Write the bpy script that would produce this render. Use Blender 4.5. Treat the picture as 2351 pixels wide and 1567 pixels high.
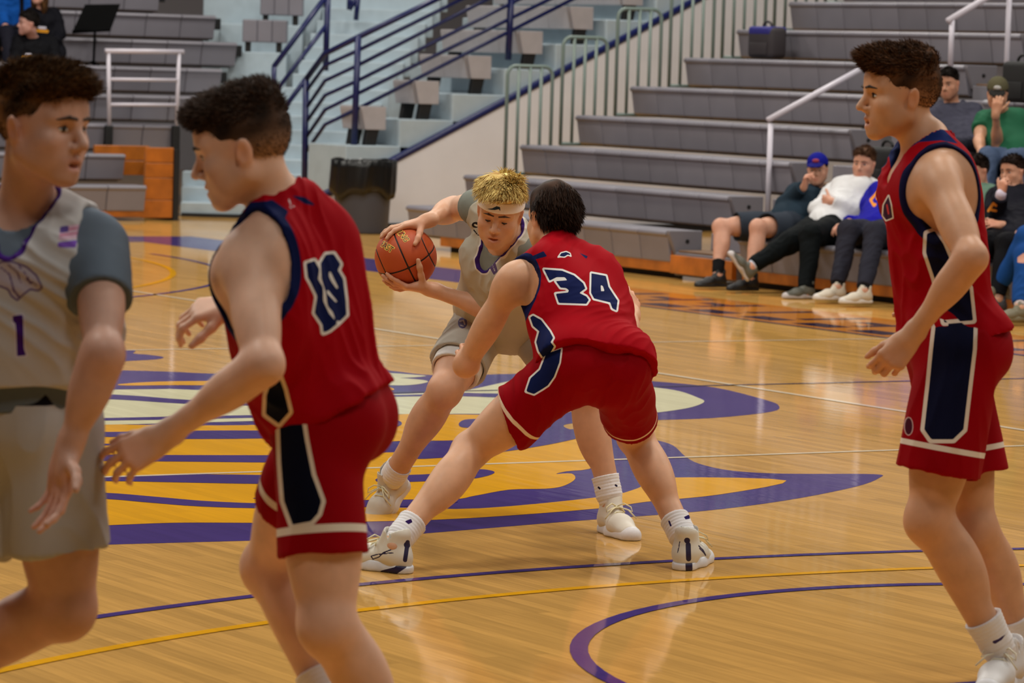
import bpy, bmesh, math, random
import numpy as np
from mathutils import Vector, Matrix
from mathutils.bvhtree import BVHTree
from mathutils.geometry import tessellate_polygon

# ---------------------------------------------------------------- clean scene
for o in list(bpy.data.objects):
    bpy.data.objects.remove(o)
SC = bpy.context.scene
COL = SC.collection
# world axes: X = across the court, Y = along the court, origin = centre spot, Z up
# ---------------------------------------------------------------- camera (solved from the court markings)
FPX, CH, PIT, ROLL, PSI = 8685.7924, 1.76266, .07384, .03008, -.54542
CAM = np.array([-7.59811, -17.1503, CH])
FWD = np.array([-math.sin(PSI), math.cos(PSI), 0.0])
RGT = np.array([math.cos(PSI), math.sin(PSI), 0.0])
UPZ = np.array([0, 0, 1.0])

def ray(x, y):
    x = x - 1175.5; y = y - 783.5
    c, s = math.cos(ROLL), math.sin(ROLL)
    x, y = c * x + s * y, -s * x + c * y
    dz = -(FPX * math.sin(PIT) + y * math.cos(PIT))
    dy = FPX * math.cos(PIT) - y * math.sin(PIT)
    return (RGT * x + FWD * dy + UPZ * dz) / dy
def at(x, y, D): return CAM + ray(x, y) * D
def onfloor(x, y, z=0.0):
    r = ray(x, y); return CAM + r * ((z - CH) / r[2])
def onu(x, y, u):
    r = ray(x, y); return CAM + r * ((u - CAM[0]) / r[0])
def onv(x, y, v):
    r = ray(x, y); return CAM + r * ((v - CAM[1]) / r[1])
def depth(p): return float((np.asarray(p) - CAM) @ FWD)
def proj(P):
    d = np.asarray(P, float) - CAM
    X = d @ RGT; Y = d @ FWD; Z = d[..., 2]
    c, s = math.cos(PIT), math.sin(PIT)
    fw = Y * c - Z * s; dn = -(Y * s + Z * c)
    x = FPX * X / fw; y = FPX * dn / fw
    c, s = math.cos(ROLL), math.sin(ROLL)
    return np.stack([c * x - s * y + 1175.5, s * x + c * y + 783.5], -1)

def make_camera():
    cd = bpy.data.cameras.new('camera')
    cd.sensor_width = 36.0; cd.sensor_fit = 'HORIZONTAL'
    cd.lens = FPX / 2351.0 * 36.0
    cd.clip_end = 200
    cd.dof.use_dof = True
    cd.dof.focus_distance = 14.45
    cd.dof.aperture_fstop = 7.0
    o = bpy.data.objects.new('camera', cd); COL.objects.link(o)
    f = FWD * math.cos(PIT) - UPZ * math.sin(PIT)
    up = FWD * math.sin(PIT) + UPZ * math.cos(PIT)
    c, s = math.cos(ROLL), math.sin(ROLL)
    r = c * RGT + s * up; u = -s * RGT + c * up
    M = Matrix(((r[0], u[0], -f[0], CAM[0]), (r[1], u[1], -f[1], CAM[1]), (r[2], u[2], -f[2], CAM[2]), (0, 0, 0, 1)))
    o.matrix_world = M
    SC.camera = o
make_camera()

# ---------------------------------------------------------------- world, lamps, exposure
W = bpy.data.worlds.new('hall_light'); SC.world = W
W.use_nodes = True
bgn = W.node_tree.nodes['Background']
bgn.inputs[0].default_value = (0.82, 0.86, 1.0, 1); bgn.inputs[1].default_value = 0.022
SC.view_settings.view_transform = 'Standard'
SC.view_settings.look = 'None'
SC.view_settings.exposure = 0.0
SC.view_settings.gamma = 1.0
SC.view_settings.use_curve_mapping = False
LAMP_E = 310
def ceiling_lamps():
    for iu in range(4):
        for iv in range(5):
            l = bpy.data.lights.new('ceiling_lamp', 'AREA')
            l.shape = 'RECTANGLE'; l.size = 1.2; l.size_y = 2.0
            l.energy = LAMP_E * (.6 if iv == 0 else 1.0); l.color = (1.0, 0.95, 0.86)
            o = bpy.data.objects.new('ceiling_lamp', l); COL.objects.link(o)
            o.location = (-5.5 + 6.5 * iu, -14 + 8.0 * iv, 9.0)
ceiling_lamps()

# ---------------------------------------------------------------- helpers
def lin(c):
    out = []
    for v in c[:3]:
        v = v / 255.0
        out.append(v / 12.92 if v <= 0.04045 else ((v + 0.055) / 1.055) ** 2.4)
    return tuple(out)
MATS = {}
def mat(name, rgb, rough=.5, metal=0.0, spec=.5, var=0.0, vscale=8.0, bump=0.0, bscale=60.0, coat=0.0, coatr=.1, sheen=0.0):
    if name in MATS: return MATS[name]
    m = bpy.data.materials.new(name); m.use_nodes = True
    nt = m.node_tree; b = nt.nodes['Principled BSDF']
    c = lin(rgb)
    b.inputs['Base Color'].default_value = (*c, 1)
    b.inputs['Roughness'].default_value = rough
    b.inputs['Metallic'].default_value = metal
    b.inputs['Specular IOR Level'].default_value = spec
    b.inputs['Coat Weight'].default_value = coat; b.inputs['Coat Roughness'].default_value = coatr
    if sheen: b.inputs['Sheen Weight'].default_value = sheen
    if var or bump:
        tc = nt.nodes.new('ShaderNodeTexCoord')
    if var:
        n = nt.nodes.new('ShaderNodeTexNoise'); n.inputs['Scale'].default_value = vscale; n.inputs['Detail'].default_value = 5
        nt.links.new(tc.outputs['Object'], n.inputs['Vector'])
        mr = nt.nodes.new('ShaderNodeMapRange'); mr.inputs[1].default_value = .3; mr.inputs[2].default_value = .7
        mr.inputs[3].default_value = 1 - var; mr.inputs[4].default_value = 1 + var
        nt.links.new(n.outputs[0], mr.inputs[0])
        mx = nt.nodes.new('ShaderNodeVectorMath'); mx.operation = 'SCALE'; mx.inputs[0].default_value = c
        nt.links.new(mr.outputs[0], mx.inputs['Scale']); nt.links.new(mx.outputs[0], b.inputs['Base Color'])
    if bump:
        n2 = nt.nodes.new('ShaderNodeTexNoise'); n2.inputs['Scale'].default_value = bscale; n2.inputs['Detail'].default_value = 3
        nt.links.new(tc.outputs['Object'], n2.inputs['Vector'])
        bp = nt.nodes.new('ShaderNodeBump'); bp.inputs['Strength'].default_value = bump; bp.inputs['Distance'].default_value = .004
        nt.links.new(n2.outputs[0], bp.inputs['Height']); nt.links.new(bp.outputs[0], b.inputs['Normal'])
    MATS[name] = m
    return m

def tag(o, label=None, cat=None, group=None, kind=None):
    if label: o['label'] = label
    if cat: o['category'] = cat
    if group: o['group'] = group
    if kind: o['kind'] = kind
    return o
def empty(name, loc, label=None, cat=None, group=None, kind=None):
    o = bpy.data.objects.new(name, None); COL.objects.link(o)
    o.empty_display_size = .1
    o.location = tuple(float(v) for v in loc)
    return tag(o, label, cat, group, kind)
def origin_of(o):
    p = np.zeros(3)
    while o is not None:
        p += np.array(o.location); o = o.parent
    return p
def mesh_obj(name, V, faces, m, parent=None, smooth=False, attrs=None, cols=None, mats=None, midx=None):
    """V in world coordinates; stored relative to the parent's origin."""
    V = np.asarray(V, np.float32)
    if parent is not None: V = V - origin_of(parent).astype(np.float32)
    me = bpy.data.meshes.new(name)
    if isinstance(faces, np.ndarray):
        n = faces.shape[1]; nf = len(faces)
        me.vertices.add(len(V)); me.vertices.foreach_set('co', V.ravel())
        me.loops.add(nf * n); me.loops.foreach_set('vertex_index', faces.astype(np.int32).ravel())
        me.polygons.add(nf); me.polygons.foreach_set('loop_start', np.arange(0, nf * n, n, dtype=np.int32))
        me.update(calc_edges=True)
    else:
        me.from_pydata([tuple(map(float, v)) for v in V], [], [tuple(f) for f in faces])
    if smooth: me.polygons.foreach_set('use_smooth', np.ones(len(me.polygons), bool))
    if m is not None: me.materials.append(m)
    for x in (mats or []): me.materials.append(x)
    if midx is not None: me.polygons.foreach_set('material_index', np.asarray(midx, np.int32))
    for k, a in (attrs or {}).items():
        at_ = me.attributes.new(k, 'FLOAT', 'POINT'); at_.data.foreach_set('value', np.asarray(a, np.float32))
    if cols is not None:
        ca = me.attributes.new('col', 'FLOAT_COLOR', 'POINT')
        c4 = np.ones((len(V), 4), np.float32); c4[:, :3] = cols
        ca.data.foreach_set('color', c4.ravel())
    me.update()
    o = bpy.data.objects.new(name, me); COL.objects.link(o)
    if parent is not None: o.parent = parent
    return o
def copy_of(o, parent, loc):
    c = o.copy(); COL.objects.link(c); c.parent = parent; c.location = tuple(float(v) for v in loc)
    return c

class MB:
    """collects simple shapes into one mesh"""
    def __init__(s): s.v = []; s.f = []
    def add(s, V, F):
        b = len(s.v); s.v += [tuple(map(float, p)) for p in V]; s.f += [tuple(i + b for i in q) for q in F]
    def prism(s, poly, ax, bevel=0):
        """poly: list of 3-D points (one planar cap); ax: extrusion vector"""
        n = len(poly); P = np.array(poly, float); Q = P + np.array(ax, float)
        nrm = np.cross(P[1] - P[0], P[2] - P[1])
        a = list(range(n)); b = list(range(n, 2 * n))
        F = [tuple(a[::-1]), tuple(b)] + [(i, (i + 1) % n, n + (i + 1) % n, n + i) for i in range(n)]
        area = sum(np.cross(P[i] - P[0], P[(i + 1) % n] - P[0]) for i in range(n))
        if np.dot(area, np.array(ax)) < 0: F = [q[::-1] for q in F]
        s.add(np.concatenate([P, Q]), F)
    def box(s, lo, hi):
        (x0, y0, z0), (x1, y1, z1) = lo, hi
        s.prism([(x0, y0, z0), (x1, y0, z0), (x1, y1, z0), (x0, y1, z0)], (0, 0, z1 - z0))
    def obox(s, c, ax, ay, az):
        """oriented box, half vectors"""
        c, ax, ay, az = (np.array(q, float) for q in (c, ax, ay, az))
        s.prism([c - ax - ay - az, c + ax - ay - az, c + ax + ay - az, c - ax + ay - az], 2 * az)
    def tube(s, pts, r, n=10, closed=False):
        pts = [np.array(p, float) for p in pts]; m = len(pts)
        rr = r if hasattr(r, '__len__') else [r] * m
        V = []; prev = None
        for i, p in enumerate(pts):
            t = pts[min(i + 1, m - 1)] - pts[max(i - 1, 0)]; t /= max(np.linalg.norm(t), 1e-9)
            if prev is None:
                a = np.array([0, 0, 1.0]) if abs(t[2]) < .9 else np.array([1.0, 0, 0])
                prev = np.cross(t, a)
            u = prev - t * (prev @ t); u /= np.linalg.norm(u); w = np.cross(t, u); prev = u
            for k in range(n):
                q = 2 * math.pi * k / n
                V.append(p + rr[i] * (math.cos(q) * u + math.sin(q) * w))
        F = [(i * n + k, i * n + (k + 1) % n, (i + 1) * n + (k + 1) % n, (i + 1) * n + k) for i in range(m - 1) for k in range(n)]
        F += [tuple(range(n))[::-1], tuple(range((m - 1) * n, m * n))]
        s.add(V, F)
    def lathe(s, prof, c, n=32, ax=None):
        V = []
        for r, z in prof:
            for k in range(n):
                q = 2 * math.pi * k / n; V.append((c[0] + r * math.cos(q), c[1] + r * math.sin(q), c[2] + z))
        m = len(prof)
        F = [(i * n + k, i * n + (k + 1) % n, (i + 1) * n + (k + 1) % n, (i + 1) * n + k) for i in range(m - 1) for k in range(n)]
        F += [tuple(range(n))[::-1], tuple(range((m - 1) * n, m * n))]
        s.add(V, F)
    def build(s, name, m, parent=None, smooth=False, bevel=0.0, seg=2):
        o = mesh_obj(name, np.array(s.v), s.f, m, parent, smooth)
        if bevel:
            bm = bmesh.new(); bm.from_mesh(o.data)
            bmesh.ops.bevel(bm, geom=bm.edges[:], offset=bevel, segments=seg, affect='EDGES', profile=.5, clamp_overlap=True)
            bm.to_mesh(o.data); bm.free()
        return o
# ================================================================ floor
def floor_material(name, paint=None, strength=1.0):
    m = bpy.data.materials.new(name); m.use_nodes = True; nt = m.node_tree; L = nt.links
    b = nt.nodes['Principled BSDF']
    tc = nt.nodes.new('ShaderNodeNewGeometry')
    mp = nt.nodes.new('ShaderNodeMapping'); mp.inputs['Rotation'].default_value = (0, 0, math.pi / 2)
    L.new(tc.outputs['Position'], mp.inputs['Vector'])
    br = nt.nodes.new('ShaderNodeTexBrick')
    br.offset = .37; br.offset_frequency = 3
    for k, v in (('Scale', 1.0), ('Brick Width', 1.15), ('Row Height', .057), ('Mortar Size', .0009), ('Mortar Smooth', .3), ('Bias', 0.0)):
        br.inputs[k].default_value = v
    br.inputs['Color1'].default_value = (0.86, 0.86, 0.86, 1); br.inputs['Color2'].default_value = (1.1, 1.1, 1.1, 1)
    br.inputs['Mortar'].default_value = (.62, .62, .62, 1)
    L.new(mp.outputs[0], br.inputs['Vector'])
    # wood grain, stretched along the boards
    mp2 = nt.nodes.new('ShaderNodeMapping'); mp2.inputs['Scale'].default_value = (55, 2.2, 1)
    L.new(tc.outputs['Position'], mp2.inputs['Vector'])
    n = nt.nodes.new('ShaderNodeTexNoise'); n.inputs['Scale'].default_value = 1.0; n.inputs['Detail'].default_value = 6; n.inputs['Roughness'].default_value = .62
    L.new(mp2.outputs[0], n.inputs['Vector'])
    mr = nt.nodes.new('ShaderNodeMapRange'); mr.inputs[1].default_value = .32; mr.inputs[2].default_value = .7
    mr.inputs[3].default_value = .84; mr.inputs[4].default_value = 1.1
    L.new(n.outputs[0], mr.inputs[0])
    base = lin(paint) if paint else lin((206, 157, 84))
    v1 = nt.nodes.new('ShaderNodeVectorMath'); v1.operation = 'SCALE'; v1.inputs[0].default_value = base
    L.new(mr.outputs[0], v1.inputs['Scale'])
    v2 = nt.nodes.new('ShaderNodeVectorMath'); v2.operation = 'MULTIPLY'
    L.new(v1.outputs[0], v2.inputs[0]); L.new(br.outputs['Color'], v2.inputs[1])
    mx = nt.nodes.new('ShaderNodeMix'); mx.data_type = 'VECTOR'; mx.inputs['Factor'].default_value = 1.0 if not paint else .45
    mx.inputs[4].default_value = base
    L.new(v2.outputs[0], mx.inputs[5]); L.new(mx.outputs[1], b.inputs['Base Color'])
    b.inputs['Roughness'].default_value = .38
    b.inputs['Specular IOR Level'].default_value = 0.0
    b.inputs['Coat Weight'].default_value = .8; b.inputs['Coat IOR'].default_value = 1.45
    # coat roughness varies a little (worn varnish), shallow waviness of the boards
    n3 = nt.nodes.new('ShaderNodeTexNoise'); n3.inputs['Scale'].default_value = 1.3; n3.inputs['Detail'].default_value = 4
    L.new(tc.outputs['Position'], n3.inputs['Vector'])
    mr3 = nt.nodes.new('ShaderNodeMapRange'); mr3.inputs[3].default_value = .03; mr3.inputs[4].default_value = .10
    L.new(n3.outputs[0], mr3.inputs[0]); L.new(mr3.outputs[0], b.inputs['Coat Roughness'])
    mp4 = nt.nodes.new('ShaderNodeMapping'); mp4.inputs['Scale'].default_value = (16, 1.4, 1)
    L.new(tc.outputs['Position'], mp4.inputs['Vector'])
    n4 = nt.nodes.new('ShaderNodeTexNoise'); n4.inputs['Scale'].default_value = 1; n4.inputs['Detail'].default_value = 2
    L.new(mp4.outputs[0], n4.inputs['Vector'])
    bp = nt.nodes.new('ShaderNodeBump'); bp.inputs['Strength'].default_value = .045; bp.inputs['Distance'].default_value = .01
    L.new(n4.outputs[0], bp.inputs['Height'])
    L.new(bp.outputs[0], b.inputs['Coat Normal'])
    return m
FM = floor_material('maple_boards')
PURP = floor_material('purple_floor_paint', (70, 52, 122))
YELL = floor_material('yellow_floor_paint', (232, 166, 14))
CREAM = floor_material('cream_floor_paint', (222, 216, 178))
WHITE_L = floor_material('white_line_paint', (225, 205, 175))
BLACK_L = floor_material('dark_line_paint', (70, 62, 84))
NAVY_P = floor_material('navy_floor_paint', (40, 34, 62))
ORNG_P = floor_material('orange_floor_stain', (196, 122, 44))

fb = MB(); fb.box((-16, -26, -.1), (26, 34, 0))
FLOOR = fb.build('floor', FM); tag(FLOOR, kind='structure')
FLOOR['label'] = 'polished maple court floor with varnished boards'

def flat(name, poly, z, m, dz=.0006):
    """painted shape on the floor; poly = list of (u,v)"""
    P = [Vector((p[0], p[1], 0)) for p in poly]
    tris = tessellate_polygon([P])
    V = [(p[0], p[1], z) for p in poly]
    F = []
    for t in tris:
        a, b, c = (np.array(V[i]) for i in t)
        F.append(t if np.cross(b - a, c - a)[2] > 0 else t[::-1])
    return mesh_obj(name, V, F, m, FLOOR)
def smooth_px(pts, closed=True, sub=4):
    P = np.array(pts, float); n = len(P); out = []
    for i in range(n if closed else n - 1):
        p0, p1, p2, p3 = (P[(i + k - 1) % n] if closed else P[min(max(i + k - 1, 0), n - 1)] for k in range(4))
        for s in range(sub):
            t = s / sub
            out.append(.5 * ((2 * p1) + (-p0 + p2) * t + (2 * p0 - 5 * p1 + 4 * p2 - p3) * t * t + (-p0 + 3 * p1 - 3 * p2 + p3) * t ** 3))
    if not closed: out.append(P[-1])
    return out
def paint_px(name, pts, m, z, smooth=False):
    if smooth: pts = smooth_px(pts)
    return flat(name, [onfloor(x, y)[:2] for x, y in pts], z, m)
def arc_band(name, c, r, w, a0, a1, m, z, n=96):
    V = []; F = []
    for i in range(n + 1):
        q = a0 + (a1 - a0) * i / n
        for rr in (r - w / 2, r + w / 2): V.append((c[0] + rr * math.cos(q), c[1] + rr * math.sin(q), z))
    for i in range(n): F.append((2 * i, 2 * i + 1, 2 * i + 3, 2 * i + 2))
    return mesh_obj(name, V, F, m, FLOOR)
def strip(name, p, q, w, m, z):
    p = np.array(p, float); q = np.array(q, float); d = q - p; d /= np.linalg.norm(d); n = np.array([-d[1], d[0]]) * w / 2
    return flat(name, [p - n, q - n, q + n, p + n], z, m)

Z1, Z2, Z3, Z4 = .0006, .0012, .0018, .0024
# court markings
for sgn in (-1, 1):
    c = (0, sgn * 12.73)
    a = (0.02, math.pi - .02) if sgn < 0 else (math.pi + .02, 2 * math.pi - .02)
    arc_band('three_point_line', c, 6.75, .05, *a, PURP, Z4)
    arc_band('inner_three_point_line', c, 6.32, .05, *a, YELL, Z4)
    arc_band('free_throw_circle', (0, sgn * 8.54), 1.80, .055, 0, 2 * math.pi, PURP, Z4)
    strip('lane_line', (-1.83, sgn * 8.54), (-1.83, sgn * 14.33), .05, PURP, Z3)
    strip('lane_line', (1.83, sgn * 8.54), (1.83, sgn * 14.33), .05, PURP, Z3)
    strip('free_throw_line', (-1.83, sgn * 8.54), (1.83, sgn * 8.54), .05, PURP, Z3)
    strip('attack_line', (-4.45, sgn * 3.0), (7.6, sgn * 3.0), .04, WHITE_L, Z4)
    strip('volleyball_sideline', (sgn * 4.38, -9), (sgn * 4.38, 9), .05, WHITE_L, Z4)
    strip('sideline_border', (sgn * 8.05, -15.4), (sgn * 8.05, 15.4), .95, PURP, Z1)
    strip('baseline_border', (-7.55, sgn * 14.9), (7.55, sgn * 14.9), .95, PURP, Z1)
strip('half_court_line', (1.5, .18), (7.6, .18), .045, BLACK_L, Z4)

# centre emblem: traced colour fields on the boards
EM = [('emblem_outline', PURP, Z1, [(-120, 1262), (-120, 1160), (-60, 1000), (60, 880), (180, 852), (330, 851), (500, 858), (640, 862), (845, 848), (1010, 862), (1200, 858), (1400, 868), (1500, 875), (1640, 889), (1755, 917), (1788, 931), (1770, 945), (1640, 959), (1500, 964), (1400, 965), (1310, 972), (1296, 980), (1340, 992), (1440, 1000), (1505, 1010), (1545, 1022), (1572, 1046), (1605, 1064), (1680, 1080), (1800, 1087), (2005, 1088), (2018, 1097), (1960, 1118), (1800, 1149), (1600, 1174), (1300, 1197), (1000, 1222), (830, 1234), (600, 1240), (240, 1250), (0, 1258)]),
      ('emblem_tuft', PURP, Z1, [(200, 803), (305, 804), (306, 811), (340, 814), (376, 820), (340, 826), (200, 829)]),
      ('emblem_field', YELL, Z2, [(280, 881), (400, 875), (640, 876), (640, 886), (420, 884), (290, 885)]),
      ('emblem_field', YELL, Z2, [(60, 968), (300, 975), (560, 976), (700, 968), (900, 952), (1000, 951), (1130, 953), (1180, 960), (1200, 1000), (1080, 1010), (760, 1030), (500, 1172), (210, 1202), (-120, 1215), (-110, 1150), (-40, 1000)]),
      ('emblem_field', YELL, Z2, [(500, 1040), (830, 1040), (1100, 1030), (1180, 1020), (1278, 1016), (1286, 1007), (1330, 1003), (1372, 1010), (1366, 1070), (1300, 1082), (1277, 1088), (1312, 1087), (1320, 1100), (1292, 1116), (1250, 1122), (1170, 1124), (1090, 1138), (1040, 1146), (900, 1147), (690, 1152), (500, 1172)]),
      ('emblem_field', YELL, Z2, [(640, 1163), (900, 1165), (1100, 1167), (1376, 1141), (1461, 1122), (1483, 1109), (1551, 1096), (1806, 1103), (1653, 1135), (1483, 1152), (1376, 1167), (1100, 1188), (900, 1196), (640, 1200), (400, 1200), (210, 1206), (210, 1190), (400, 1166)]),
      ('emblem_field', CREAM, Z2, [(100, 888), (280, 888), (420, 894), (560, 898), (700, 897), (845, 905), (980, 902), (1060, 898), (1220, 866), (1330, 868), (1330, 940), (1180, 950), (1060, 950), (845, 952), (700, 962), (560, 967), (230, 975), (40, 972)]),
      ('emblem_field', CREAM, Z2, [(1420, 882), (1500, 889), (1560, 898), (1600, 912), (1617, 922), (1590, 934), (1540, 943), (1490, 948), (1420, 948)]),
      ('emblem_field', CREAM, Z2, [(700, 858), (860, 855), (960, 861), (974, 864), (900, 868), (700, 868)]),
      ('emblem_field', CREAM, Z2, [(700, 868), (870, 866), (960, 871), (982, 877), (940, 884), (870, 884), (700, 880)]),
      ('emblem_field', YELL, Z2, [(700, 886), (860, 886), (905, 893), (870, 898), (700, 897)]),
      ('emblem_stripe', PURP, Z3, [(180, 904), (300, 908), (430, 918), (600, 926), (700, 925), (700, 931), (560, 931), (420, 927), (280, 918), (180, 914)]),
      ('emblem_stripe', PURP, Z3, [(100, 890), (300, 887), (400, 892), (300, 894), (100, 895)]),
      ('emblem_stripe', PURP, Z3, [(60, 962), (230, 960), (420, 956), (600, 953), (845, 950), (845, 955), (600, 959), (420, 963), (230, 966), (60, 968)]),
      ('emblem_stripe', PURP, Z3, [(845, 908), (960, 906), (1060, 902), (1100, 903), (1230, 906), (1230, 915), (1060, 910), (960, 910), (845, 912)]),
      ('emblem_stripe', PURP, Z3, [(0, 990), (230, 992), (420, 989), (640, 990), (640, 1005), (420, 1008), (230, 1003), (0, 1003)]),
      ('emblem_stripe', PURP, Z3, [(0, 1020), (260, 1019), (380, 1022), (260, 1023), (0, 1024)]),
      ('emblem_stripe', PURP, Z3, [(0, 1044), (230, 1044), (420, 1045), (700, 1046), (760, 1052), (700, 1062), (420, 1060), (230, 1059), (0, 1060)]),
      ('emblem_stripe', PURP, Z3, [(0, 1098), (260, 1093), (420, 1089), (640, 1092), (700, 1100), (640, 1111), (420, 1108), (260, 1105), (0, 1105)]),
      ('emblem_stripe', PURP, Z3, [(0, 1128), (225, 1131), (360, 1141), (480, 1151), (640, 1156), (900, 1150), (1040, 1146), (1000, 1160), (640, 1167), (460, 1163), (330, 1153), (225, 1145), (0, 1140)]),
      ('emblem_stripe', PURP, Z3, [(580, 1144), (640, 1141), (700, 1140), (700, 1150), (620, 1147)]),
      ('emblem_stripe', PURP, Z3, [(860, 962), (900, 963), (921, 969), (917, 978), (880, 984), (860, 984)]),
      ('emblem_stripe', PURP, Z3, [(1053, 974), (1066, 964), (1100, 962), (1130, 964), (1120, 980), (1066, 982)]),
      ('emblem_stripe', PURP, Z3, [(920, 1040), (1000, 1030), (1080, 1024), (1150, 1015), (1230, 1000), (1330, 984), (1352, 998), (1280, 1017), (1180, 1034), (1080, 1046), (950, 1054)]),
      ('emblem_stripe', PURP, Z3, [(880, 1094), (1000, 1088), (1090, 1078), (1125, 1080), (1135, 1086), (1110, 1095), (1060, 1101), (880, 1108)]),
      ]
for i, (nm, m, z, pts) in enumerate(EM):
    paint_px(nm, pts, m, z + i * .00002, smooth=True)
# lettering band in front of the right hand stand (blurred blocks of dark paint on stained boards)
flat('letter_band', [(7.62, 1.0), (8.75, 1.0), (8.75, 8.0), (7.62, 8.0)], Z2, ORNG_P)
random.seed(4)
vv = 1.3
while vv < 7.4:
    w = .42
    flat('floor_letter', [(7.72, vv), (7.95, vv), (7.95, vv + w), (7.72, vv + w)], Z3, NAVY_P)
    flat('floor_letter', [(8.02, vv), (8.62, vv), (8.62, vv + .13), (8.02, vv + .13)], Z3, NAVY_P)
    if int(vv * 10) % 2: flat('floor_letter', [(8.25, vv + .15), (8.40, vv + .15), (8.40, vv + w), (8.25, vv + w)], Z3, NAVY_P)
    vv += .66
strip('band_edge', (7.60, 1.0), (7.60, 8.0), .06, BLACK_L, Z3)

# ================================================================ telescopic stands
PLAST = mat('grey_seat_plastic', (124, 121, 130), rough=.42, var=.08, vscale=1.7)
PLAST_E = mat('grey_end_plastic', (116, 113, 120), rough=.5)
def per_object_tint(m, a):
    nt = m.node_tree; b = nt.nodes['Principled BSDF']; oi = nt.nodes.new('ShaderNodeObjectInfo')
    mr = nt.nodes.new('ShaderNodeMapRange'); mr.inputs[3].default_value = 1 - a; mr.inputs[4].default_value = 1 + a; nt.links.new(oi.outputs['Random'], mr.inputs[0])
    sc = nt.nodes.new('ShaderNodeVectorMath'); sc.operation = 'SCALE'
    src = b.inputs['Base Color'].links[0].from_socket; nt.links.new(src, sc.inputs[0]); nt.links.new(mr.outputs[0], sc.inputs['Scale']); nt.links.new(sc.outputs[0], b.inputs['Base Color'])
per_object_tint(PLAST, .09)
DARK = mat('black_steel', (18, 18, 20), rough=.55)
OAK = mat('orange_oak', (176, 100, 30), rough=.35, var=.28, vscale=5, coat=.3)
DECK = mat('brown_deck', (112, 84, 60), rough=.5, var=.15)
STEEL = mat('white_rail_paint', (205, 200, 212), rough=.35)
RAILG = mat('grey_green_rail', (112, 128, 122), rough=.4)
CONC = mat('pale_blue_concrete_paint', (170, 186, 196), rough=.6, var=.05)
WALLW = mat('white_block_paint', (216, 217, 224), rough=.6, var=.03, vscale=3)
BLUE = mat('navy_rail_paint', (17, 26, 82), rough=.35)

def module_mesh(w, axis):
    """one seat module: nose lip, slightly raked front, closed back. axis 'v': runs along Y, front faces -X; axis 'u': runs along X, front faces -Y"""
    prof = [(-.012, 0), (-.034, -.016), (-.036, -.040), (-.014, -.052), (.022, -.262), (.05, -.278), (.30, -.278), (.30, -.01), (.27, 0)]
    mb = MB()
    if axis == 'v': mb.prism([(p, -w / 2, z) for p, z in prof], (0, w, 0))
    else: mb.prism([(-w / 2, p, z) for p, z in prof], (w, 0, 0))
    bm = bmesh.new(); me = bpy.data.meshes.new('seat_module')
    me.from_pydata(mb.v, [], mb.f); bm.from_mesh(me)
    bmesh.ops.recalc_face_normals(bm, faces=bm.faces[:])
    bmesh.ops.bevel(bm, geom=bm.edges[:], offset=.006, segments=1, affect='EDGES', clamp_overlap=True)
    bm.to_mesh(me); bm.free(); me.materials.append(PLAST)
    return me
MODW = .44
MV = module_mesh(MODW - .008, 'v'); MU = module_mesh(MODW - .008, 'u')
RISE, RUN, SEAT0 = .29, .61, .40
def seat_modules(parent, me, ps):
    for p in ps:
        o = bpy.data.objects.new('seat_module', me); COL.objects.link(o); o.parent = parent
        o.location = tuple(np.array(p) - origin_of(parent))

# ---- right stand, left of the aisle
def stand_right():
    for nm, v0, v1, rows, lab in (('bleacher', 9.1, 13.5, 11, 'grey telescopic bleacher section with slatted end rails beside the aisle'),
                             ('bleacher', -.3, 8.06, 9, 'grey telescopic bleacher section that the seated spectators fill')):
        T = empty(nm, (9.83, (v0 + v1) / 2, 0), lab, 'bleachers')
        b = MB(); ve = 12.95 if v1 > 13 else v1
        b.box((9.86, v0, .05), (9.90, ve, .235)); b.build('front_board', OAK, T, bevel=.006)
        b = MB(); b.box((9.96, v0 + .03, 0), (10.0, ve - .03, .06)); b.build('toe_shade', DARK, T)  # black strip stands in for the shade below the front board
        for k in range(rows):
            u = 9.83 + RUN * k; z = SEAT0 + RISE * k
            r = MB()
            r.box((u + .285, v0, z - .24), (u + RUN + .08, v1, z - .215)); row = r.build('deck_board', DECK, T)
            r = MB(); r.box((u + .10, v0 + .01, z - .29), (u + .12, v1 - .01, z - .205)); r.build('row_riser', DARK, T)
            n = int(round((v1 - v0) / MODW)); st = (v1 - v0) / n
            seat_modules(T, MV, [(u, v0 + st * (i + .5), z) for i in range(n)])
            if v0 > 9:   # moulded end caps towards the aisle
                c = MB(); c.prism([(u - .03, v0, z), (u - .03, v0, z - .03), (u + .05, v0, z - .21), (u + .30, v0, z - .21), (u + .30, v0, z)], (0, -.05, 0))
                c.build('end_cap', PLAST_E, T, bevel=.006)
                c = MB(); c.tube([(u + .15, v0 - .049, z - .09), (u + .15, v0 - .056, z - .09)], .018, 12); c.build('cap_bolt', DARK, T)
        b = MB(); b.box((9.9 + RUN * rows, v0, 0), (9.95 + RUN * rows, v1, SEAT0 + RISE * rows)); b.build('back_panel', PLAST_E, T)
        if v0 > 9:
            for (va, zz) in ((10.2, .15), (12.4, .15)):
                b = MB(); b.box((9.85, va, .12), (9.861, va + .07, .165)); b.build('front_sticker', STEEL, T)
stand_right()
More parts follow.
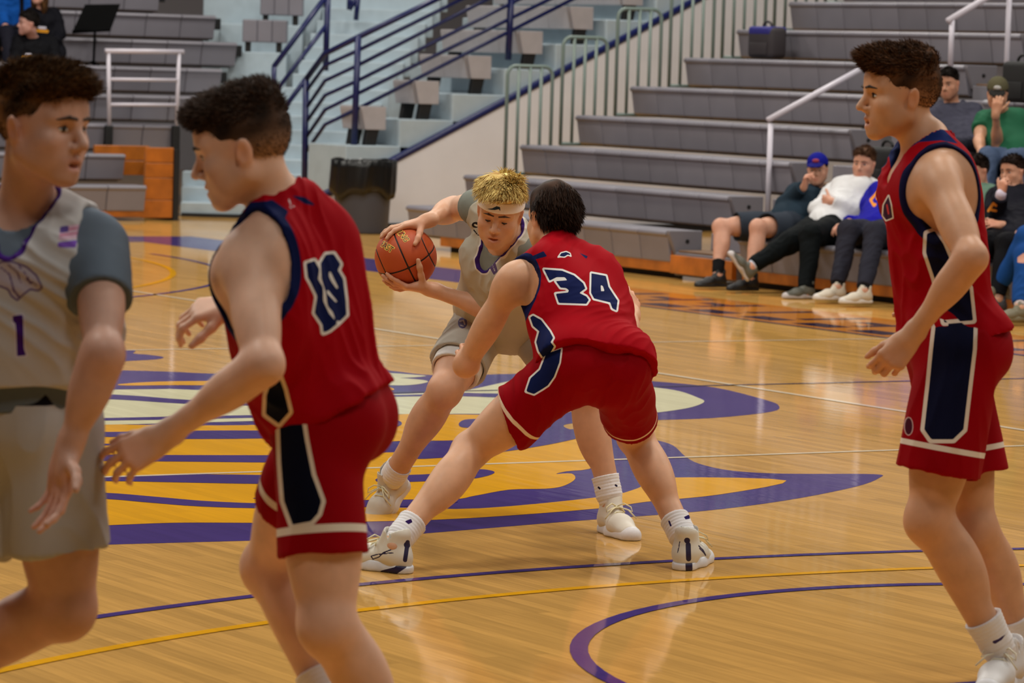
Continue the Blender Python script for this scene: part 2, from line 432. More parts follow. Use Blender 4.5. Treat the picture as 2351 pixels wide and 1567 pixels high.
# aisle steps of the right stand
def aisle():
    T = empty('aisle_stairs', (9.9, 8.58, 0), 'stepped aisle of grey treads between the two bleacher sections', 'stairs')
    for k in range(9):
        u = 9.85 + RUN * k; z = .24 + RISE * k - .0
        b = MB(); b.box((u, 8.12, max(z - .30, .03)), (u + RUN + .02, 9.03, z - .02)); b.build('aisle_deck', PLAST_E, T, bevel=.006)
        b = MB(); b.box((u + .02, 8.14, z - .02), (u + RUN - .05, 9.01, z)); b.build('tread', DECK, T, bevel=.005)
        b = MB(); b.box((u + .30, 8.2, z), (u + RUN - .04, 8.95, z + .145)); b.build('half_step', PLAST, T, bevel=.008)
    b = MB(); b.box((9.80, 8.12, .05), (9.848, 9.03, .2)); b.build('front_board', OAK, T, bevel=.005)
aisle()
# end rails of the right stand: one five-bar frame per row
def end_rails():
    for k in range(1, 9):
        u0 = 10.90 + RUN * (k - 1); z0 = .52 + RISE * k - .12; z1 = 1.72 + RISE * (k - 1); w = .50; v = 13.56
        T = empty('end_rail', (u0 + .25, v, z0), ['lowest', 'second lowest', 'third lowest', 'fourth lowest', 'fifth', 'sixth', 'seventh', 'topmost'][k - 1] + ' grey five bar guard rail at the bleacher end', 'railing', 'guard rails at the bleacher end')
        r = .018; c = .09
        pts = [(u0, v, z0), (u0, v, z1 - c)] + [(u0 + c - c * math.cos(q), v, z1 - c + c * math.sin(q)) for q in np.linspace(0, math.pi / 2, 6)[1:]]
        pts += [(u0 + w - c + c * math.sin(q), v, z1 - c + c * math.cos(q)) for q in np.linspace(0, math.pi / 2, 6)] + [(u0 + w, v, z0)]
        b = MB(); b.tube(pts, r, 8); b.build('hoop', RAILG, T, smooth=True)
        for i in range(1, 4):
            b = MB(); b.tube([(u0 + w * i / 4, v, z0), (u0 + w * i / 4, v, z1 - .004)], r * .9, 8); b.build('bar', RAILG, T, smooth=True)
        b = MB(); b.tube([(u0, v, z0 + .012), (u0 + w, v, z0 + .012)], r, 8); b.build('bottom_bar', RAILG, T, smooth=True)
end_rails()
# aisle hand rails
def aisle_rails():
    T = empty('handrail', onu(1762, 500, 11.0), 'lower white tubular handrail with one post in the bleacher aisle', 'handrail')
    a = onu(1762, 500, 11.0); v = a[1]
    b = MB(); b.tube([(11.0, v, .42), (11.0, v, 1.30)], .024, 12); b.build('post', STEEL, T, smooth=True)
    b = MB(); b.tube([(10.97, v, 1.33), (12.05, v, 1.33 + 1.08 * .475)], .026, 12); b.build('top_rail', STEEL, T, smooth=True)
    b = MB(); b.tube([(12.03, v, .95), (12.03, v, 1.83)], .024, 12); b.build('post', STEEL, T, smooth=True)
    v = 9.02
    p0 = onv(2176, 48, v); p1 = onv(2270, -8, v)
    T = empty('handrail', (p0[0], v, p0[2] - .9), 'upper white tubular handrail at the top right of the bleacher aisle', 'handrail')
    b = MB(); b.tube([p0, p0 + (p1 - p0) * 2.2], .028, 12); b.build('top_rail', STEEL, T, smooth=True)
    for px, y1 in ((2182, 152), (2308, 230)):
        q = onv(px, y1, v)
        t = (q[0] - p0[0]) / (p1[0] - p0[0]); top = p0 + (p1 - p0) * t
        b = MB(); b.tube([(q[0], v, q[2]), (q[0], v, top[2])], .024, 12); b.build('post', STEEL, T, smooth=True)
aisle_rails()

# ---- far stand on the left (behind the far baseline): rows run across, rise away from the court
def stand_left():
    T = empty('bleacher', (8.0, 18.3, 0), 'grey telescopic bleacher with an orange wooden end behind the far baseline', 'bleachers')
    ends = [9.43, 9.47, 10.4, 11.0, 11.5, 11.99, 12.02, 11.6, 11.6]
    for k, ue in enumerate(ends):
        v = 18.3 + RUN * k; z = .37 + .302 * k
        u0 = 3.0
        r = MB(); r.box((u0, v + .285, z - .24), (ue, v + RUN + .08, z - .215)); r.build('deck_board', DECK, T)
        r = MB(); r.box((u0, v + .1, z - .29), (ue - .03, v + .12, z - .205)); r.build('row_riser', DARK, T)
        n = int((ue - u0) / MODW)
        seat_modules(T, MU, [(ue - MODW * (i + .5), v, z) for i in range(n)])
        if k > 2:
            c = MB(); c.box((ue, v + .03, z - .16), (ue + .09, v + .2, z - .03)); c.build('end_bracket', DARK, T, bevel=.01)
    b = MB(); b.box((3.0, 18.34, .04), (9.42, 18.38, .16)); b.build('front_board', OAK, T, bevel=.005)
    # wooden end enclosure with planks
    for i, (z0, z1) in enumerate(((.03, .215), (.22, .445), (.45, .60), (.605, .76))):
        b = MB(); b.box((9.48 if i > 0 else 9.45, 18.42, z0), (9.80, 18.47, z1)); b.build('end_plank', OAK, T, bevel=.006)
        b = MB(); b.box((9.16, 18.98, z0), (9.79, 19.03, z1)) if i > 1 else b.box((9.765, 18.475, z0), (9.80, 19.0, z1))
        b.build('end_plank', OAK, T, bevel=.006)
    b = MB(); b.box((9.80, 18.40, 0), (9.86, 19.1, .74)); b.build('dark_gap', DARK, T)
stand_left()
def guard_left():
    v = 19.46
    P = lambda x, y: onv(x, y, v)
    T = empty('guard_rail', P(330, 340), 'white three bar guard rail with black feet on the far bleacher', 'railing')
    for nm, pts, r in (('top_bar', [(242, 117), (421, 119)], .028), ('cross_bar', [(250, 182), (408, 184)], .02), ('cross_bar', [(250, 240), (408, 241)], .02),
                       ('post', [(249, 120), (251, 300)], .022), ('post', [(411, 120), (405, 300)], .022)):
        b = MB(); b.tube([P(*q) for q in pts], r, 10); b.build(nm, STEEL, T, smooth=True)
    for x in (250, 404):
        a = P(x, 288); c = P(x - 2, 345)
        b = MB(); b.obox((a + c) / 2, (.042, 0, 0), (0, .03, 0), (0, 0, (a[2] - c[2]) / 2)); b.build('foot_bracket', DARK, T, bevel=.01)
guard_left()

# ---- corner stair and the fixed concrete stand with its white end wall
BENCH = mat('light_bench_plastic', (172, 168, 172), rough=.45, var=.05)
def corner():
    T = empty('concrete_stairs', onfloor(600, 502), 'pale blue concrete stairs climbing between the far bleacher and the white wall', 'stairs')
    D0 = depth(onfloor(600, 502))
    for i in range(17):
        D = D0 + .28 * i
        xl = float(np.interp(i, [0, 2, 3, 6, 8, 9, 12, 17], [416, 418, 482, 517, 540, 666, 704, 770])); xr = 760 + 16 * i
        a = at(xl, 400, D); c = at(xr, 400, D); z = .155 * (i + 1)
        if i == 0: a = at(416, 400, D); c = at(760, 400, D)
        w = (c - a); w[2] = 0; dp = FWD * .30
        mid = (a + c) / 2 + FWD * .15; z0 = 0 if i < 2 else z - .32
        b = MB(); b.obox((mid[0], mid[1], (z + z0) / 2), w / 2, dp / 2, (0, 0, (z - z0) / 2)); b.build('step', CONC, T, bevel=.012)
    b = MB(); a = at(416, 500, D0 - .02); c = at(760, 500, D0 - .02); mid = (a + c) / 2
    b.obox((mid[0], mid[1], .02), (c - a) * np.array([.5, .5, 0]), FWD * .012, (0, 0, .02)); b.build('black_base', DARK, T)
    # white wall
    v = 16.7
    Wl = MB()
    p = [onv(700, 471, v), onv(890, 376, v), onv(1600, 1, v)]
    e = p[2] + (p[2] - p[1]) * .6
    poly = [(p[0][0], v, 0), (e[0], v, 0), (e[0], v, e[2]), (p[1][0], v, p[1][2]), (p[0][0], v, p[0][2])]
    Wl.prism(poly, (0, .05, 0)); wall = Wl.build('wall_corner', WALLW); tag(wall, kind='structure'); wall['label'] = 'white painted sloping end wall of the fixed stand'
    b = MB(); b.box((p[0][0] + .02, v - .02, 0), (e[0], v - .001, .07)); b.build('base_strip', DARK, wall)
    b = MB(); b.tube([np.array([q[0], v + .01, q[2] + .005]) for q in (p[0], p[1], e)], .040, 10); b.build('wall_cap_rail', BLUE, wall, smooth=True)
    # concrete tiers behind the wall
    T = empty('concrete_stand', (12.5, 18.0, 0), 'fixed pale concrete stand with small grey benches above the white wall', 'stand')
    lefts = [(828, 300), (856, 236), (910, 172), (960, 108), (1020, 50), (1080, -10), (1150, -60), (1230, -120), (1300, -180)]
    for k in range(9):
        u = 10.93 + .62 * k; z = .86 + .275 * k
        q = onu(lefts[k][0], lefts[k][1], u - .05); vl = min(max(q[1], v + .62), v + 3.6)
        b = MB(); b.box((u, v + .055, 0 if k == 0 else z - .45), (u + 1.2, vl + .25, z)); b.build('tier', CONC, T, bevel=.012)
        L = vl - (v + .20); n = max(1, int(round(L / .44)))
        zb = z + .40
        for i in range(n):
            st = L / n
            b = MB(); vc = v + .20 + st * (i + .5)
            b.prism([(u + .22, vc - st / 2 + .003, zb), (u + .22, vc - st / 2 + .003, zb - .03), (u + .26, vc - st / 2 + .003, zb - .24), (u + .5, vc - st / 2 + .003, zb - .24), (u + .5, vc - st / 2 + .003, zb)], (0, st - .006, 0))
            b.build('seat_module', BENCH, T, bevel=.008)
        b = MB(); b.prism([(u + .22, v + .18, zb), (u + .22, v + .18, zb - .03), (u + .27, v + .18, zb - .24), (u + .5, v + .18, zb - .24), (u + .5, v + .18, zb)], (0, -.05, 0)); b.build('end_cap', BENCH, T, bevel=.006)
        for vb in (v + .15, vl - .12):
            b = MB(); b.prism([(u + .30, vb, zb - .22), (u + .44, vb, zb - .22), (u + .40, vb, z), (u + .27, vb, z)], (0, .07, 0)); b.build('bench_bracket', DARK, T, bevel=.006)
    # benches of the next fixed block, left of the stair
    T = empty('concrete_stand', onfloor(560, 480), 'fixed grey benches on pale concrete left of the corner stair', 'stand')
    for k, (x0, x1, y0, y1, D) in enumerate(((557, 659, 44, 96, 43.2), (598, 696, -20, 34, 43.9), (640, 740, -84, -28, 44.6))):
        a = at(x0, y0, D); c = at(x1, y0, D); d = at(x0, y1, D); h = a[2] - d[2]
        m = (a + c) / 2; w = (c - a) * np.array([1, 1, 0]); n = 3
        for i in range(n):
            mm = a + w * (i + .5) / n
            b = MB(); b.obox((mm[0] + FWD[0] * .14, mm[1] + FWD[1] * .14, a[2] - h / 2), w / 2 / n * .985, FWD * .14, (0, 0, h / 2)); b.build('seat_module', PLAST, T, bevel=.012)
        for t in (.12, .82):
            q = a + w * t
            b = MB(); b.obox((q[0] + FWD[0] * .12, q[1] + FWD[1] * .12, a[2] - h - .05), w / np.linalg.norm(w) * .03, FWD * .06, (0, 0, .06)); b.build('bench_bracket', DARK, T, bevel=.008)
        aa = at((528, 506, 470)[k], y0, D); ww = (c - aa) * np.array([1, 1, 0]); mm = (aa + c) / 2; zt = a[2] - h - .11
        b = MB(); b.obox((mm[0] + FWD[0] * .38, mm[1] + FWD[1] * .38, zt / 2), ww * .505, FWD * .36, (0, 0, zt / 2)); b.build('tier', CONC, T, bevel=.012)
corner()
# ---- blue stair rails
def blue_rails():
    c2 = lambda x, y: (500 + x / 2.8, y / 2.8)
    D1, D2 = 39.9, 38.7
    T = empty('stair_rail', at(*c2(560, 1240), D1), 'navy five bar railing that bends from the stair up along the white wall', 'railing')
    P1 = lambda x, y: at(*c2(x, y), D1)
    PV = lambda x, y: onv(*c2(x, y), 16.92)
    b = MB(); b.tube([P1(568, 500), P1(556, 1245)], .034, 10); b.build('post', BLUE, T, smooth=True)
    b = MB(); b.tube([PV(903, 232), PV(876, 932)], .034, 10); b.build('post', BLUE, T, smooth=True)
    b = MB(); b.tube([PV(1888, -60), PV(1866, 385)], .036, 10); b.build('post', BLUE, T, smooth=True)
    rows = [((568, 510), (690, 345), (900, 240), (1395, 0)), ((570, 585), (690, 420), (900, 325), (1560, 0)), ((572, 690), (690, 518), (900, 420), (1740, -8)),
            ((572, 780), (690, 612), (896, 520), (1890, 20)), ((570, 880), (690, 705), (892, 605), (1890, 115)), ((568, 975), (690, 800), (888, 705), (1890, 195))]
    for i, (a, bb, c, d) in enumerate(rows):
        e = PV(*d); cc = PV(*c); far = cc + (e - cc) * 1.5
        b = MB(); b.tube([P1(*a), at(*c2(*bb), 39.6), cc, far], .030 if i == 0 else .020, 8); b.build('rail_bar', BLUE, T, smooth=True)
    T = empty('stair_rail', at(*c2(360, 700), 41.5), 'navy handrail climbing the left side of the corner stair', 'railing')
    P = lambda x, y, D=41.5: at(*c2(x, y), D)
    for pts, r, nm in (([(360, 430), (680, -20)], .030, 'rail_bar'), ([(368, 595), (694, 150)], .024, 'rail_bar'), ([(408, 722), (694, 318)], .028, 'rail_bar'),
                   ([(362, 430), (358, 640)], .028, 'post'), ([(697, -40), (682, 455)], .034, 'post')):
        q = [P(*p) for p in pts]; q = [v + FWD * (.0 if i == 0 else .35) for i, v in enumerate(q)] if nm == 'rail_bar' else ([v + FWD * .35 for v in q] if pts[0][0] > 600 else q)
        b = MB(); b.tube(q, r, 10); b.build(nm, BLUE, T, smooth=True)
    T = empty('stair_rail', at(*c2(890, 130), 44), 'short navy rail end hanging into view at the top of the stair', 'railing')
    b = MB(); b.tube([P(905, -40, 44), P(888, 130, 44)], .03, 10); b.build('post', BLUE, T, smooth=True)
    b = MB(); b.tube([P(845, 62, 44), P(848, -40, 44)], .03, 10); b.build('rail_bar', BLUE, T, smooth=True)
    b = MB(); b.tube([P(845, 62, 44), P(905, -30, 44)], .03, 10); b.build('rail_bar', BLUE, T, smooth=True)
blue_rails()
# ---- hall walls far behind everything
def shell():
    hw = mat('hall_wall_paint', (150, 148, 155), rough=.7)
    b = MB(); b.box((24, -26, 0), (24.2, 34, 9.4)); tag(b.build('wall_right', hw), kind='structure')
    b = MB(); b.box((-16, 33.8, 0), (24, 34, 9.4)); tag(b.build('wall_back', hw), kind='structure')
shell()
# ---- waste bin with bag
def bin_():
    c = onfloor(828, 537); c = np.array([c[0], c[1], 0]) + FWD * .24
    T = empty('trash_can', c, 'grey trash can with a black bag folded over its rim by the white wall', 'trash can')
    s = FPX / depth(c)
    r = 70 / s
    BG = mat('grey_bin_plastic', (62, 64, 74), rough=.45); BB = mat('black_bin_bag', (14, 14, 15), rough=.32)
    b = MB(); b.lathe([(r * .84, 0), (r * .86, .02), (r * .98, .68), (r * .98, .70)], c, 40); b.build('bin_body', BG, T, smooth=True)
    V = []; n = 72; rng = np.random.RandomState(3)
    ph = rng.rand(6) * 6.28
    lev = [(.66, .93), (.74, 1.0), (.73, 1.07), (.66, 1.075), (.55, 1.08), (.45, 1.085), (.39, 1.06), (.385, 1.0)]
    for j, (z, k) in enumerate(lev):
        for i in range(n):
            q = 2 * math.pi * i / n
            w = sum(math.sin(q * f + ph[t] + j * .6) for t, f in enumerate((5, 9, 14, 21))) * .006
            zz = z + (.035 * math.sin(q * 3 + 1) + .02 * math.sin(q * 7)) * (1 if j > 4 else .2)
            V.append((c[0] + (r * k + w) * math.cos(q), c[1] + (r * k + w) * math.sin(q), zz))
    F = [(j * n + i, j * n + (i + 1) % n, (j + 1) * n + (i + 1) % n, (j + 1) * n + i) for j in range(len(lev) - 1) for i in range(n)]
    mesh_obj('bin_bag', V, [f[::-1] for f in F], BB, T, smooth=True)
bin_()
# ---- music stands and small things on the far stand
def music_stand(desk, post, D, lab):
    BK = mat('black_music_stand', (8, 8, 9), rough=.7, spec=.05)
    T = empty('music_stand', at(post[1][0], post[1][1], D), lab, 'music stand', 'music stands')
    q = [at(x, y, D + d) for (x, y), d in zip(desk, (.10, .10, 0, 0))]
    nrm = np.cross(q[1] - q[0], q[3] - q[0]); nrm /= np.linalg.norm(nrm)
    b = MB(); b.prism(q, nrm * .012); b.build('desk', BK, T, bevel=.003)
    b = MB(); b.tube([q[2] - nrm * .0, q[3]], .02, 8); b.build('ledge', BK, T, smooth=True)
    b = MB(); b.tube([at(*post[0], D + .05), at(*post[1], D + .05)], .014, 10); b.build('post', BK, T, smooth=True)
    p = at(*post[1], D + .05)
    for k in range(3):
        a = k * 2.09 + .4
        b = MB(); b.tube([p + np.array([0, 0, .12]), p + np.array([.22 * math.cos(a), .22 * math.sin(a), 0])], .01, 8); b.build('tripod_leg', BK, T, smooth=True)
music_stand([(195, 10), (276, 9), (254, 68), (166, 73)], [(219, 45), (214, 165)], 41.8, 'black music stand with an empty desk on the far bleacher')
music_stand([(-80, 62), (42, 62), (20, 122), (-100, 124)], [(-40, 90), (-44, 190)], 41.3, 'black music stand cut off by the left picture edge')

# ---- bags left on the stand
def bag(px_, py_, u, w, h, rgb, lab, top=None):
    p = onu(px_, py_, u); BM = mat('bag_%d_%d_%d' % rgb, rgb, rough=.7, bump=.2)
    T = empty('bag', p, lab, 'bag')
    b = MB(); b.box((p[0] - .10, p[1] - w / 2, p[2]), (p[0] + .10, p[1] + w / 2, p[2] + h)); b.build('bag_body', BM, T, smooth=True, bevel=.045, seg=3)
    b = MB(); b.box((p[0] - .115, p[1] - w * .35, p[2] + .03), (p[0] - .095, p[1] + w * .35, p[2] + h * .5)); b.build('front_pocket', BM, T, smooth=True, bevel=.009)
    if top:
        b = MB(); b.box((p[0] - .105, p[1] - w * .46, p[2] + h * .72), (p[0] + .105, p[1] + w * .46, p[2] + h * 1.01)); b.build('bag_lid', mat('lid_%d' % top[2], top, rough=.6), T, smooth=True, bevel=.03, seg=3)
    b = MB(); q = [(p[0], p[1] + .07 * math.cos(a), p[2] + h + .05 * math.sin(a)) for a in np.linspace(0, math.pi, 9)]; b.tube(q, .012, 8); b.build('carry_loop', BM, T, smooth=True)
bag(1760, 134, 13.22, .40, .30, (46, 40, 44), 'dark bag with a blue lid behind the guard rails', (36, 34, 120))
bag(2034, 440, 10.72, .34, .36, (12, 12, 15), 'black backpack behind the spectator in white')
bag(2346, 236, 12.1, .34, .34, (10, 10, 12), 'black backpack at the right edge above the green shirt')
# ================================================================ implicit modelling kit (smooth union of muscles, meshed with surface nets)
def nrm(v):
    v = np.asarray(v, float); return v / max(np.linalg.norm(v), 1e-9)
def vf(r, f, u): return RGT * r + FWD * f + UPZ * u
def frame(fw, up):
    f = nrm(fw); u = np.asarray(up, float); u = nrm(u - f * (u @ f)); r = np.cross(f, u)
    return np.stack([r, f, u], 1)           # columns: right, forward, up
class Sdf:
    def __init__(s, lo, hi, h):
        s.h = h; s.lo = np.asarray(lo, float) - 3 * h
        s.n = np.ceil((np.asarray(hi, float) + 3 * h - s.lo) / h).astype(int) + 1
        s.d = np.full(s.n, .15, np.float32)
    def win(s, lo, hi):
        a = np.clip(np.floor((lo - s.lo) / s.h).astype(int), 0, s.n); b = np.clip(np.ceil((hi - s.lo) / s.h).astype(int) + 1, 0, s.n)
        if (b <= a).any(): return None
        ax = [(s.lo[i] + s.h * np.arange(a[i], b[i])).astype(np.float32) for i in range(3)]
        return tuple(slice(a[i], b[i]) for i in range(3)), ax[0][:, None, None], ax[1][None, :, None], ax[2][None, None, :]
    def put(s, p, infl=0.0):
        op, kind = p[0], p[1]
        if kind == 'plane':
            pt, n = np.asarray(p[2], float), nrm(p[3])
            g = s.win(s.lo, s.lo + s.h * s.n); sl, X, Y, Z = g
            dd = (X - pt[0]) * n[0] + (Y - pt[1]) * n[1] + (Z - pt[2]) * n[2]
            np.maximum(s.d, dd.astype(np.float32), out=s.d); return
        if kind in ('cone', 'ccone'):
            a, b, ra, rb, k, fl = np.asarray(p[2], float), np.asarray(p[3], float), p[4] + infl, p[5] + infl, p[6], p[7]
            m = max(ra, rb) * (max(1.0, fl[1]) if fl else 1.0) + k + 3 * s.h
            g = s.win(np.minimum(a, b) - m, np.maximum(a, b) + m)
            if g is None: return
            sl, X, Y, Z = g; ba = b - a; bb = float(ba @ ba) + 1e-12
            X = X - a[0]; Y = Y - a[1]; Z = Z - a[2]
            t = np.clip((X * ba[0] + Y * ba[1] + Z * ba[2]) / bb, 0, 1).astype(np.float32)
            qx = X - t * ba[0]; qy = Y - t * ba[1]; qz = Z - t * ba[2]
            q2 = qx * qx + qy * qy + qz * qz
            if fl:
                c = qx * fl[0][0] + qy * fl[0][1] + qz * fl[0][2]; q2 = q2 + c * c * (1 / fl[1] ** 2 - 1)
            dd = np.sqrt(np.maximum(q2, 0)) - (ra + t * (rb - ra))
            if kind == 'ccone':      # flat cut at the far end
                n = p[8] if len(p) > 8 else ba / math.sqrt(bb)
                dd = np.maximum(dd, (X - ba[0]) * n[0] + (Y - ba[1]) * n[1] + (Z - ba[2]) * n[2])
        else:
            c, r, M, k = np.asarray(p[2], float), np.asarray(p[3], float) + infl, p[4], p[5]
            m = r.max() + k + 3 * s.h
            g = s.win(c - m, c + m)
            if g is None: return
            sl, X, Y, Z = g; X = X - c[0]; Y = Y - c[1]; Z = Z - c[2]
            e = [X * M[0, i] + Y * M[1, i] + Z * M[2, i] for i in range(3)]
            k0 = np.sqrt(sum((e[i] / r[i]) ** 2 for i in range(3))); k1 = np.sqrt(sum((e[i] / r[i] ** 2) ** 2 for i in range(3)))
            dd = k0 * (k0 - 1) / np.maximum(k1, 1e-6)
        dd = dd.astype(np.float32); cur = s.d[sl]
        if op == '+':
            h = np.maximum(k - np.abs(cur - dd), 0) / max(k, 1e-6); s.d[sl] = np.minimum(cur, dd) - h * h * (k * .25)
        elif op == '-':
            h = np.maximum(k - np.abs(cur + dd), 0) / max(k, 1e-6); s.d[sl] = np.maximum(cur, -dd) + h * h * (k * .25)
        elif op == '&':
            full = np.full(s.d.shape, .15, np.float32); full[sl] = dd; np.maximum(s.d, full, out=s.d)
    def mesh(s):
        d = s.d; ins = d < 0
        cnt = np.zeros(np.array(d.shape) - 1, np.uint8)
        for a in (0, 1):
            for b in (0, 1):
                for c in (0, 1):
                    cnt += ins[a:a + cnt.shape[0], b:b + cnt.shape[1], c:c + cnt.shape[2]]
        I = np.argwhere((cnt > 0) & (cnt < 8))
        idx = np.full(cnt.shape, -1, np.int32); idx[I[:, 0], I[:, 1], I[:, 2]] = np.arange(len(I))
        off = np.array([(a, b, c) for a in (0, 1) for b in (0, 1) for c in (0, 1)])
        val = np.stack([d[I[:, 0] + o[0], I[:, 1] + o[1], I[:, 2] + o[2]] for o in off], 1)
        acc = np.zeros((len(I), 3)); num = np.zeros(len(I))
        for i in range(8):
            for j in range(i + 1, 8):
                if np.abs(off[i] - off[j]).sum() != 1: continue
                x = (val[:, i] < 0) != (val[:, j] < 0)
                t = val[:, i] / (val[:, i] - val[:, j] + 1e-20)
                P = off[i] + t[:, None] * (off[j] - off[i])
                acc[x] += P[x]; num[x] += 1
        V = s.lo + s.h * (I + acc / num[:, None])
        Fs = []
        for ax in range(3):
            o1, o2 = [(1, 2), (2, 0), (0, 1)][ax]
            A = ins; lo = [slice(None)] * 3; hi = [slice(None)] * 3
            lo[ax] = slice(0, -1); hi[ax] = slice(1, None)
            E = np.argwhere(ins[tuple(lo)] != ins[tuple(hi)])
            E = E[(E[:, o1] > 0) & (E[:, o2] > 0) & (E[:, o1] < cnt.shape[o1]) & (E[:, o2] < cnt.shape[o2])]
            inl = ins[E[:, 0], E[:, 1], E[:, 2]]
            u = np.zeros(3, int); u[o1] = 1; w = np.zeros(3, int); w[o2] = 1
            q = [E - u - w, E - w, E, E - u]
            f = np.stack([idx[c[:, 0], c[:, 1], c[:, 2]] for c in q], 1)
            f[~inl] = f[~inl][:, ::-1]
            Fs.append(f)
        F = np.concatenate(Fs); F = F[(F >= 0).all(1)]
        return V, F
def pbounds(prims, infl=0.0):
    lo = np.full(3, 1e9); hi = -lo
    for p in prims:
        if p[0] != '+': continue
        if p[1] in ('cone', 'ccone'):
            m = (max(p[4], p[5]) + infl) * (max(1, p[7][1]) if p[7] else 1)
            for q in (p[2], p[3]): lo = np.minimum(lo, np.asarray(q) - m); hi = np.maximum(hi, np.asarray(q) + m)
        elif p[1] == 'ell':
            m = max(p[3]) + infl; lo = np.minimum(lo, np.asarray(p[2]) - m); hi = np.maximum(hi, np.asarray(p[2]) + m)
    return lo, hi
def skin_of(prims, h, infl=0.0, post=()):
    S = Sdf(*pbounds(prims, infl), h)
    for p in prims: S.put(p, infl if p[0] == '+' else 0.0)
    for p in post: S.put(p)
    return S.mesh()
def normals(V, F):
    t = V[F]; n = np.cross(t[:, 2] - t[:, 0], t[:, 3] - t[:, 1]) if F.shape[1] == 4 else np.cross(t[:, 1] - t[:, 0], t[:, 2] - t[:, 0])
    N = np.zeros_like(V)
    for i in range(F.shape[1]): np.add.at(N, F[:, i], n)
    return N / np.maximum(np.linalg.norm(N, axis=1, keepdims=True), 1e-12)
def relax(V, F, it=1, w=.5):
    a = np.concatenate([F[:, i] for i in range(4)]); b = np.concatenate([F[:, (i + 1) % 4] for i in range(4)])
    n = np.bincount(np.concatenate([a, b]), minlength=len(V))[:, None]
    for _ in range(it):
        S = np.zeros_like(V)
        for k in range(3): S[:, k] = np.bincount(a, V[b, k], len(V)) + np.bincount(b, V[a, k], len(V))
        V = V * (1 - w) + w * S / np.maximum(n, 1)
    return V
def waves(P, seed, freq, n=10, aniso=None):
    r = np.random.RandomState(seed); out = np.zeros(len(P))
    for i in range(n):
        k = r.normal(size=3); k /= np.linalg.norm(k)
        if aniso is not None: k = k - np.asarray(aniso) * (k @ np.asarray(aniso)) * .85
        k *= freq * (0.6 + 1.2 * r.rand())
        out += np.sin(P @ k + r.rand() * 6.28)
    return out / math.sqrt(n)
def folds(V, F, amp, freq, seed, along=None):
    """broad drape plus sharper creases, pushed along the normals"""
    N = normals(V, F); Q = V + .03 * np.stack([waves(V, seed + 9 + i, 11) for i in range(3)], 1)
    w = waves(Q, seed, freq, 9, along)
    r = waves(Q, seed + 31, freq * 2.3, 7, along); r = 1.0 - 1.6 * np.abs(r).clip(0, 1.2) ** .7
    m = np.clip(.5 + .6 * waves(V, seed + 55, 9), 0, 1)
    return V + N * (amp * (.75 * w + .85 * r * m))[:, None]
def poly_sd(P, poly):
    poly = np.asarray(poly, float); n = len(poly)
    d = np.full(len(P), 1e9); ins = np.zeros(len(P), bool)
    for i in range(n):
        a = poly[i]; b = poly[(i + 1) % n]; e = b - a; w = P - a
        t = np.clip((w @ e) / (e @ e + 1e-12), 0, 1); q = w - t[:, None] * e
        d = np.minimum(d, (q * q).sum(1))
        c = ((a[1] > P[:, 1]) != (b[1] > P[:, 1])) & (P[:, 0] < (b[0] - a[0]) * (P[:, 1] - a[1]) / (b[1] - a[1] + 1e-12) + a[0])
        ins ^= c
    d = np.sqrt(d); return np.where(ins, -d, d)
def line_sd(P, pts, w):
    d = np.full(len(P), 1e9); pts = np.asarray(pts, float)
    for a, b in zip(pts[:-1], pts[1:]):
        e = b - a; q = P - a; t = np.clip((q @ e) / (e @ e + 1e-12), 0, 1); q = q - t[:, None] * e
        d = np.minimum(d, np.sqrt((q * q).sum(1)))
    return d - w
def facing(V, N): return ((V - CAM) * N).sum(1) < 0
def print_sd(V, N, polys, lines=(), holes=()):
    """signed distance, in picture units, of surface points to printed outlines; points of the far side stay unprinted"""
    P = proj(V); d = np.full(len(V), 60.0)
    for q in polys: d = np.minimum(d, poly_sd(P, q))
    for q, w in lines: d = np.minimum(d, line_sd(P, q, w))
    for q in holes: d = np.maximum(d, -poly_sd(P, q))
    d[~facing(V, N)] = 60
    return d
CLOTHM = {}
def cloth_mat(name, rgb, layers=(), rough=.75, weave=900, sheen=.0, var=.0, spec=.06):
    m = bpy.data.materials.new(name); m.use_nodes = True; nt = m.node_tree; L = nt.links; b = nt.nodes['Principled BSDF']
    col = None; base = (*lin(rgb), 1)
    rgbn = nt.nodes.new('ShaderNodeRGB'); rgbn.outputs[0].default_value = base; col = rgbn.outputs[0]
    for a, c in layers:
        an = nt.nodes.new('ShaderNodeAttribute'); an.attribute_name = a
        lt = nt.nodes.new('ShaderNodeMath'); lt.operation = 'LESS_THAN'; lt.inputs[1].default_value = 0
        L.new(an.outputs['Fac'], lt.inputs[0])
        mx = nt.nodes.new('ShaderNodeMix'); mx.data_type = 'RGBA'; mx.inputs[7].default_value = (*lin(c), 1)
        L.new(lt.outputs[0], mx.inputs[0]); L.new(col, mx.inputs[6]); col = mx.outputs[2]
    L.new(col, b.inputs['Base Color'])
    b.inputs['Roughness'].default_value = rough; b.inputs['Specular IOR Level'].default_value = spec
    b.inputs['Sheen Weight'].default_value = sheen
    tc = nt.nodes.new('ShaderNodeTexCoord'); n = nt.nodes.new('ShaderNodeTexNoise'); n.inputs['Scale'].default_value = weave
    L.new(tc.outputs['Object'], n.inputs['Vector']); bp = nt.nodes.new('ShaderNodeBump'); bp.inputs['Strength'].default_value = .12; bp.inputs['Distance'].default_value = .001
    L.new(n.outputs[0], bp.inputs['Height']); L.new(bp.outputs[0], b.inputs['Normal'])
    return m
